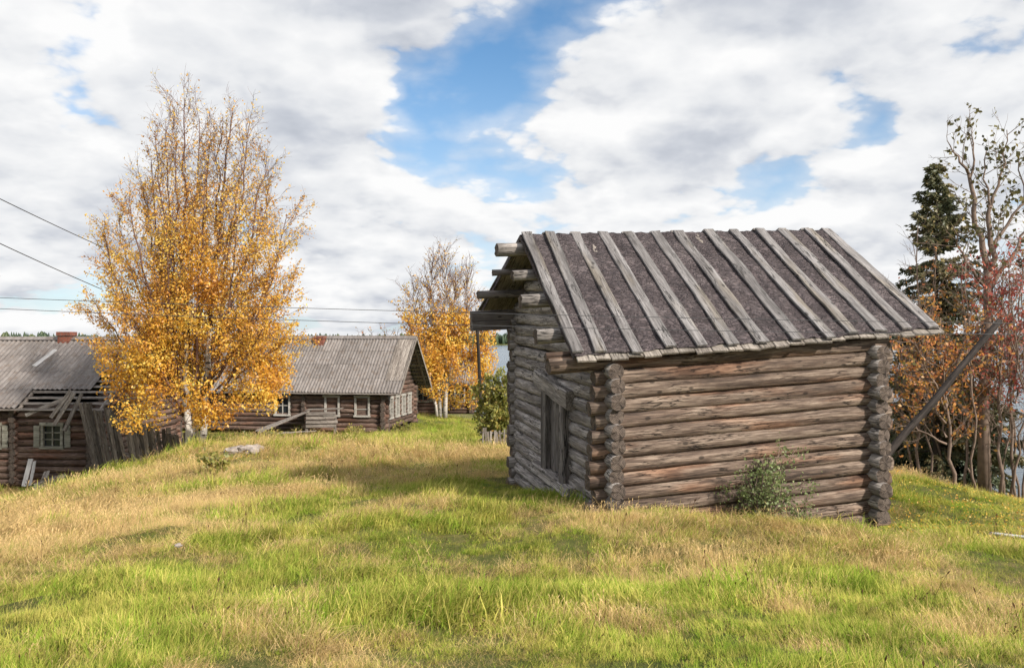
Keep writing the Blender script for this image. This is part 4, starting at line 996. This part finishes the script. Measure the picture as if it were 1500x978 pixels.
p = SA(2.45, -.42, 0); bush('willow_bush', (p.x, p.y, g1(p.x, p.y)), 'low weed tuft right of the willow bush by the wall', 10, .5, .3, M['leaf_shrub'], .024, (3, 6), 63, tw_m=9, per=7, tlen=.08, tr=.002)
for i, (x, y, d, h, lb) in enumerate(((310, 650, 27.5, .7, 'dark weedy bush right of the birch trunks'), (345, 648, 31, .9, 'leafy green weeds between birch and porch'), (385, 645, 33, .9, 'broad weedy bush left of the fallen porch'), (520, 640, 43.5, .6, 'low nettles under the white framed window'), (590, 635, 44.5, .6, 'low weeds at the gable corner of the long house'), (315, 690, 19.0, .45, 'dark green grass bush on the mound before the birch'))):
    p = at(x, y, d); bush('weed_bush', (p.x, d, g1(p.x, d)), lb, 12, h, h*.9, M['leaf_bush'], .07, (4, 7), 70+i)

# ------------------------------------------------------------------ grass
def blade(V, F, T, x, y, L, wd, az, lean, curl, t0, t1, seg=3, head=0.0):
    dx, dy = math.cos(az), math.sin(az); px, py = -dy*wd/2, dx*wd/2; b = len(V); ang = lean; cx, cyy, cz = x, y, 0.0
    for i in range(seg+1):
        u = i/seg; ww = (1-u*.85) if head == 0 else .7
        V.append((cx+px*ww, cyy+py*ww, cz)); V.append((cx-px*ww, cyy-py*ww, cz)); T += [t0+(t1-t0)*u]*2
        cx += dx*math.sin(ang)*L/seg; cyy += dy*math.sin(ang)*L/seg; cz += math.cos(ang)*L/seg; ang += curl/seg
    for i in range(seg): F.append([b+2*i, b+2*i+1, b+2*i+3, b+2*i+2])
    if head:
        b = len(V); q0 = Vector((V[-2][0]+V[-1][0], V[-2][1]+V[-1][1], V[-2][2]+V[-1][2]))*.5; d = Vector((dx*math.sin(ang), dy*math.sin(ang), math.cos(ang)))
        for (u, ww) in ((-.3, .2), (.35, 1.0), (1.0, .08)):
            p = q0+d*head*u; V.append((p.x-dy*wd*1.7*ww, p.y+dx*wd*1.7*ww, p.z)); V.append((p.x+dy*wd*1.7*ww, p.y-dx*wd*1.7*ww, p.z)); T += [t1, t1]
        for i in range(2): F.append([b+2*i, b+2*i+1, b+2*i+3, b+2*i+2])
def tuft(kind, seed):
    q = random.Random(seed); V = []; F = []; T = []
    def az(sp): return q.gauss(0, sp)                       # blades are combed towards local +X
    if kind == 'green':
        for _ in range(26): blade(V, F, T, q.gauss(0, .06), q.gauss(0, .06), q.uniform(.05, .17), q.uniform(.0042, .0075), az(1.25), q.uniform(.1, .8), q.uniform(.3, 1.4), q.uniform(.0, .3), q.uniform(.25, .8))
    elif kind == 'short':
        for _ in range(26): blade(V, F, T, q.gauss(0, .075), q.gauss(0, .075), q.uniform(.03, .10), q.uniform(.005, .009), q.uniform(0, 6.283), q.uniform(.2, 1.0), q.uniform(.1, 1.0), q.uniform(.05, .35), q.uniform(.3, .9), 2)
    elif kind == 'dry':
        for _ in range(18): blade(V, F, T, q.gauss(0, .07), q.gauss(0, .07), q.uniform(.08, .24), q.uniform(.003, .0052), az(1.1), q.uniform(.3, 1.0), q.uniform(.3, 1.2), q.uniform(.3, .6), q.uniform(.5, 1.0))
        for _ in range(6): blade(V, F, T, q.gauss(0, .07), q.gauss(0, .07), q.uniform(.14, .28), .0024, az(.9), q.uniform(.15, .7), q.uniform(.2, .8), .5, q.uniform(.6, 1.0), 3, q.uniform(.02, .05))
    elif kind == 'thatch':
        for _ in range(30): blade(V, F, T, q.gauss(0, .09), q.gauss(0, .09), q.uniform(.10, .28), q.uniform(.003, .006), az(1.6), q.uniform(.8, 1.35), q.uniform(-.2, .4), q.uniform(.2, .6), q.uniform(.4, 1.0), 2)
    elif kind == 'stalk':
        for _ in range(3):
            x, y, a, l = q.gauss(0, .04), q.gauss(0, .04), q.uniform(0, 6.283), q.uniform(.16, .34)
            blade(V, F, T, x, y, l, .004, a, q.uniform(.05, .5), .3, .0, .2, 3, .03)
            for _k in range(5): blade(V, F, T, x+q.gauss(0, .03), y+q.gauss(0, .03), q.uniform(.05, .12), .006, q.uniform(0, 6.283), q.uniform(.3, 1.0), .6, .0, .3, 2, .012)
    else:  # weed with small leaves
        for _ in range(7): blade(V, F, T, q.gauss(0, .03), q.gauss(0, .03), q.uniform(.08, .2), .004, q.uniform(0, 6.283), q.uniform(.05, .5), .3, .1, .4)
        for _ in range(26): blade(V, F, T, q.gauss(0, .07), q.gauss(0, .07), q.uniform(.03, .07), q.uniform(.014, .026), q.uniform(0, 6.283), q.uniform(.4, 1.1), .6, q.uniform(0, .3), q.uniform(.1, .6), 2)
    me = mesh_np('tuft_'+kind, np.array(V), np.array(F), True, None, {'tint': T}); return me
def grassmat(name, stops_g, stops_d):
    m = bpy.data.materials.new(name); m.use_nodes = True; t = NT(m.node_tree); t.n.clear()
    a = t.new('ShaderNodeAttribute'); a.attribute_name = 'tint'; r = t.new('ShaderNodeObjectInfo').outputs['Random']
    pos = t.new('ShaderNodeNewGeometry').outputs['Position']
    f = t.math('ADD', t.math('MULTIPLY', a.outputs['Fac'], .62), t.math('MULTIPLY', r, .38))
    patch = t.smooth(t.math('ADD', t.math('ADD', t.math('MULTIPLY', t.noise(pos, .8, 3, .6), .38), t.math('MULTIPLY', t.noise(pos, 3.6, 2, .6), .32)), t.math('MULTIPLY', r, .30)), .38, .60)
    c = t.mix(patch, t.ramp(f, stops_g), t.ramp(f, stops_d))
    mot = t.smooth(t.math('ADD', t.math('MULTIPLY', t.noise(pos, 2.6, 3, .65), .7), t.math('MULTIPLY', t.noise(pos, 11, 2, .6), .3)), .36, .60, .68, 1.14)
    c = t.vmath('SCALE', c, scale=mot)
    d = t.new('ShaderNodeBsdfDiffuse'); t.set(d.inputs[0], c); tr = t.new('ShaderNodeBsdfTranslucent'); t.set(tr.inputs[0], c); mx = t.new('ShaderNodeMixShader'); mx.inputs[0].default_value = .3
    t.l.new(d.outputs[0], mx.inputs[1]); t.l.new(tr.outputs[0], mx.inputs[2]); o = t.new('ShaderNodeOutputMaterial'); t.l.new(mx.outputs[0], o.inputs[0]); return m
GREEN = [(.0, (.11, .175, .022)), (.35, (.26, .37, .042)), (.7, (.46, .51, .09)), (1, (.68, .60, .22))]
GREEN2 = [(.0, (.18, .185, .04)), (.35, (.42, .40, .08)), (.7, (.64, .55, .16)), (1, (.72, .58, .27))]
DRY = [(.0, (.31, .21, .08)), (.4, (.60, .42, .18)), (.75, (.79, .58, .28)), (1, (.86, .68, .38))]
DRY2 = [(.0, (.28, .20, .07)), (.4, (.55, .38, .155)), (.75, (.70, .49, .23)), (1, (.79, .57, .31))]
STALK = [(0, (.06, .035, .02)), (1, (.17, .09, .05))]
GM = dict(green=grassmat('green_grass', GREEN, GREEN2), short=grassmat('short_grass', GREEN, GREEN2), dry=grassmat('straw_grass', DRY, DRY2), thatch=grassmat('dead_thatch', DRY2, DRY), weed=grassmat('weed_leaf', GREEN, GREEN2), stalk=grassmat('dead_stalk', STALK, STALK))
tcol = bpy.data.collections.new('grass_tufts'); KI = {}; n_t = 0
for k_ in ('green', 'short', 'dry', 'thatch', 'weed', 'stalk'):
    KI[k_] = []
    for s_ in range(4 if k_ in ('green', 'dry') else 3):
        me = tuft(k_, 300+n_t); me.materials.append(GM[k_]); o = bpy.data.objects.new('grass_tuft_%02d' % n_t, me); tcol.objects.link(o); KI[k_].append(n_t); n_t += 1
def scatter():
    P = []; d = 3.0
    NTOT = 200000
    # sample depth with density ~ d^-1.45 per area inside a wide wedge in front of the camera
    u = rng.random(NTOT); e = .62; d0, d1 = 2.6, 75.0
    dd = (d0**e+u*(d1**e-d0**e))**(1/e); lat = rng.uniform(-.86, .86, NTOT); X = lat*dd; X += rng.uniform(-1.5, 1.5, NTOT)
    Y = dd
    inside = np.zeros(NTOT, bool)
    rx, ry = X-NC.x, Y-NC.y; a = rx*cy+ry*sy; b_ = -rx*sy+ry*cy; inside |= (a > -.05) & (a < SL+.02) & (b_ > -.05) & (b_ < SS+.05)
    for h, L, W in ((h1, 9.5, 7.0), (h2, 15., 5.6), (h3, 5., 5.)):
        hx, hy = X-h.location.x, Y-h.location.y; an = h.rotation_euler.z; lx = hx*math.cos(an)+hy*math.sin(an); ly = -hx*math.sin(an)+hy*math.cos(an); inside |= (lx < .05) & (lx > -L-.1) & (ly > -.05) & (ly < W+.05)
    Z = gz(X, Y); hole = (_vn(X, Y, 5.5, 51)*.6+_vn(X, Y, 2.2, 52)*.4) < .36; keep = ~inside & (Z > LAKE+.2) & ~(hole & (rng.random(NTOT) < .5) & (Y < 18)); X, Y, Z = X[keep], Y[keep], Z[keep]; n = len(X); dd = Y
    # dry-grass field: broad patches plus the straw-covered mound on the left
    fld = .34*_vn(X, Y, .42, 11)+.36*_vn(X, Y, 1.25, 12)+.30*_vn(X, Y, 3.1, 13)
    def bump(x, y, sx, sy_, amp): return amp*np.exp(-((X-x)/sx)**2-((Y-y)/sy_)**2)
    fld = fld-.055+bump(-7.0, 15, 3.6, 6.0, .26)+bump(-5.4, 9.4, 2.2, 1.9, .26)+bump(-1.6, 20.5, 3.4, 1.6, .20)+bump(-.8, 16.2, 2.5, 1.0, .10)+bump(.9, 9.8, .7, .7, .07)+bump(0, 5.2, 8, 1.2, -.03)+bump(3.6, 8.6, 2.6, 1.6, -.07)
    fld += bump(-2.6, 7.0, 2.2, 1.1, -.14)+bump(-2.5, 32, 5, 5, -.26)+bump(-1.5, 46, 7, 9, -.22)+bump(7.5, 15, 3.2, 3, -.12)+bump(10.5, 19.8, 3.5, 1.0, .25)+bump(0.2, 12.5, 1.6, 1.6, -.2)
    rr = rng.random(n); dry = fld+.44*(rr-.5) > .56; kind = np.where(dry, 2, 0)
    r2 = rng.random(n); kind = np.where((kind == 0) & (r2 < .30), 1, kind); kind = np.where((kind == 2) & (r2 < .30), 3, kind); kind = np.where((kind == 0) & (r2 > .90), 4, kind); kind = np.where((kind == 0) & (fld > .47) & (r2 > .55), 3, kind); kind = np.where((kind == 2) & (r2 > .90), 0, kind); kind = np.where(rng.random(n) < .006, 5, kind)
    names = ['green', 'short', 'dry', 'thatch', 'weed', 'stalk']; ii = np.zeros(n, int)
    for q, nm in enumerate(names): m_ = kind == q; ii[m_] = np.array(KI[nm])[rng.integers(0, len(KI[nm]), m_.sum())]
    clump = _vn(X, Y, 1.6, 21); sc = (.55+.8*clump)*rng.uniform(.75, 1.25, n)*np.clip(.46+dd*.038, .5, 1.4)
    sc *= np.where(kind == 2, np.clip(.7+(fld-.5)*1.8, .65, 1.1), 1.0)
    tus = _vn(X, Y, 1.05, 41)*.6+_vn(X, Y, 2.3, 42)*.4; sc *= np.where((kind == 0) & (tus > .60), 1.0+np.clip((tus-.60)*6, 0, .9), 1.0); sc *= np.where(tus < .40, .72, 1.0)
    lawn = (X > 4.6) & (Y > 10.5); sc = np.where(lawn, sc*.7, sc)
    rot = np.stack([rng.normal(.0, .16, n), rng.normal(.10, .16, n), rng.uniform(0, 6.283, n)], -1); flow = (_vn(X, Y, .55, 31)-.5)*5.0-.1; rot[:, 2] = flow+rng.normal(0, .55, n)
    me = bpy.data.meshes.new('grass'); me.vertices.add(n); me.vertices.foreach_set('co', np.stack([X, Y, Z-.01], -1).astype(np.float32).ravel())
    a_ = me.attributes.new('scl', 'FLOAT', 'POINT'); a_.data.foreach_set('value', sc.astype(np.float32))
    a_ = me.attributes.new('idx', 'INT', 'POINT'); a_.data.foreach_set('value', ii.astype(np.int32))
    a_ = me.attributes.new('rot', 'FLOAT_VECTOR', 'POINT'); a_.data.foreach_set('vector', rot.astype(np.float32).ravel())
    return me
go = link('grass', scatter()); tag(go, 'long green and straw coloured meadow grass on the slope', 'grass', kind='stuff')
ng = bpy.data.node_groups.new('grass_nodes', 'GeometryNodeTree')
ng.interface.new_socket('Geometry', in_out='INPUT', socket_type='NodeSocketGeometry'); ng.interface.new_socket('Geometry', in_out='OUTPUT', socket_type='NodeSocketGeometry')
N = ng.nodes; gi = N.new('NodeGroupInput'); go_ = N.new('NodeGroupOutput'); ip = N.new('GeometryNodeInstanceOnPoints'); ci = N.new('GeometryNodeCollectionInfo')
ci.inputs['Collection'].default_value = tcol; ci.inputs['Separate Children'].default_value = True; ci.inputs['Reset Children'].default_value = True
def named(nm, ty):
    q = N.new('GeometryNodeInputNamedAttribute'); q.data_type = ty; q.inputs['Name'].default_value = nm; return [o for o in q.outputs if o.enabled and o.name == 'Attribute'][0]
Lk = ng.links.new
Lk(gi.outputs[0], ip.inputs['Points']); Lk(ci.outputs[0], ip.inputs['Instance']); ip.inputs['Pick Instance'].default_value = True
Lk(named('idx', 'INT'), ip.inputs['Instance Index']); Lk(named('rot', 'FLOAT_VECTOR'), ip.inputs['Rotation']); Lk(named('scl', 'FLOAT'), ip.inputs['Scale']); Lk(ip.outputs[0], go_.inputs[0])
md = go.modifiers.new('grass', 'NODES'); md.node_group = ng
# fallen leaves on the turf
n = 9000; X = np.concatenate([rng.uniform(5.2, 14, 5200), rng.normal(-9, 4, 1800), rng.uniform(-5, 6, 2000)]); Y = np.concatenate([rng.uniform(10.5, 20, 5200), rng.normal(23, 3.5, 1800), rng.uniform(4, 11, 2000)])
k_ = np.ones(len(X), bool); k_[7000:] = rng.random(2000) < .0; X, Y = X[k_], Y[k_]
P = np.stack([X, Y, gz(X, Y)+rng.uniform(.03, .10, len(X))], -1)
tag(link('fallen_leaves', leaves_mesh('fallen_leaves', P, .026, np.clip(rng.normal(.6, .25, len(P)), 0, 1), 0.0, 1.3), mats=[M['leaf_birch']]), 'small yellow fallen leaves scattered over the turf', 'leaves', kind='stuff')
scene.cycles.max_bounces = 4; scene.cycles.diffuse_bounces = 2; scene.cycles.transmission_bounces = 2; scene.cycles.glossy_bounces = 2; scene.cycles.use_adaptive_sampling = True; scene.cycles.adaptive_threshold = .02; scene.cycles.transparent_max_bounces = 4
scene.cycles.caustics_reflective = False; scene.cycles.caustics_refractive = False
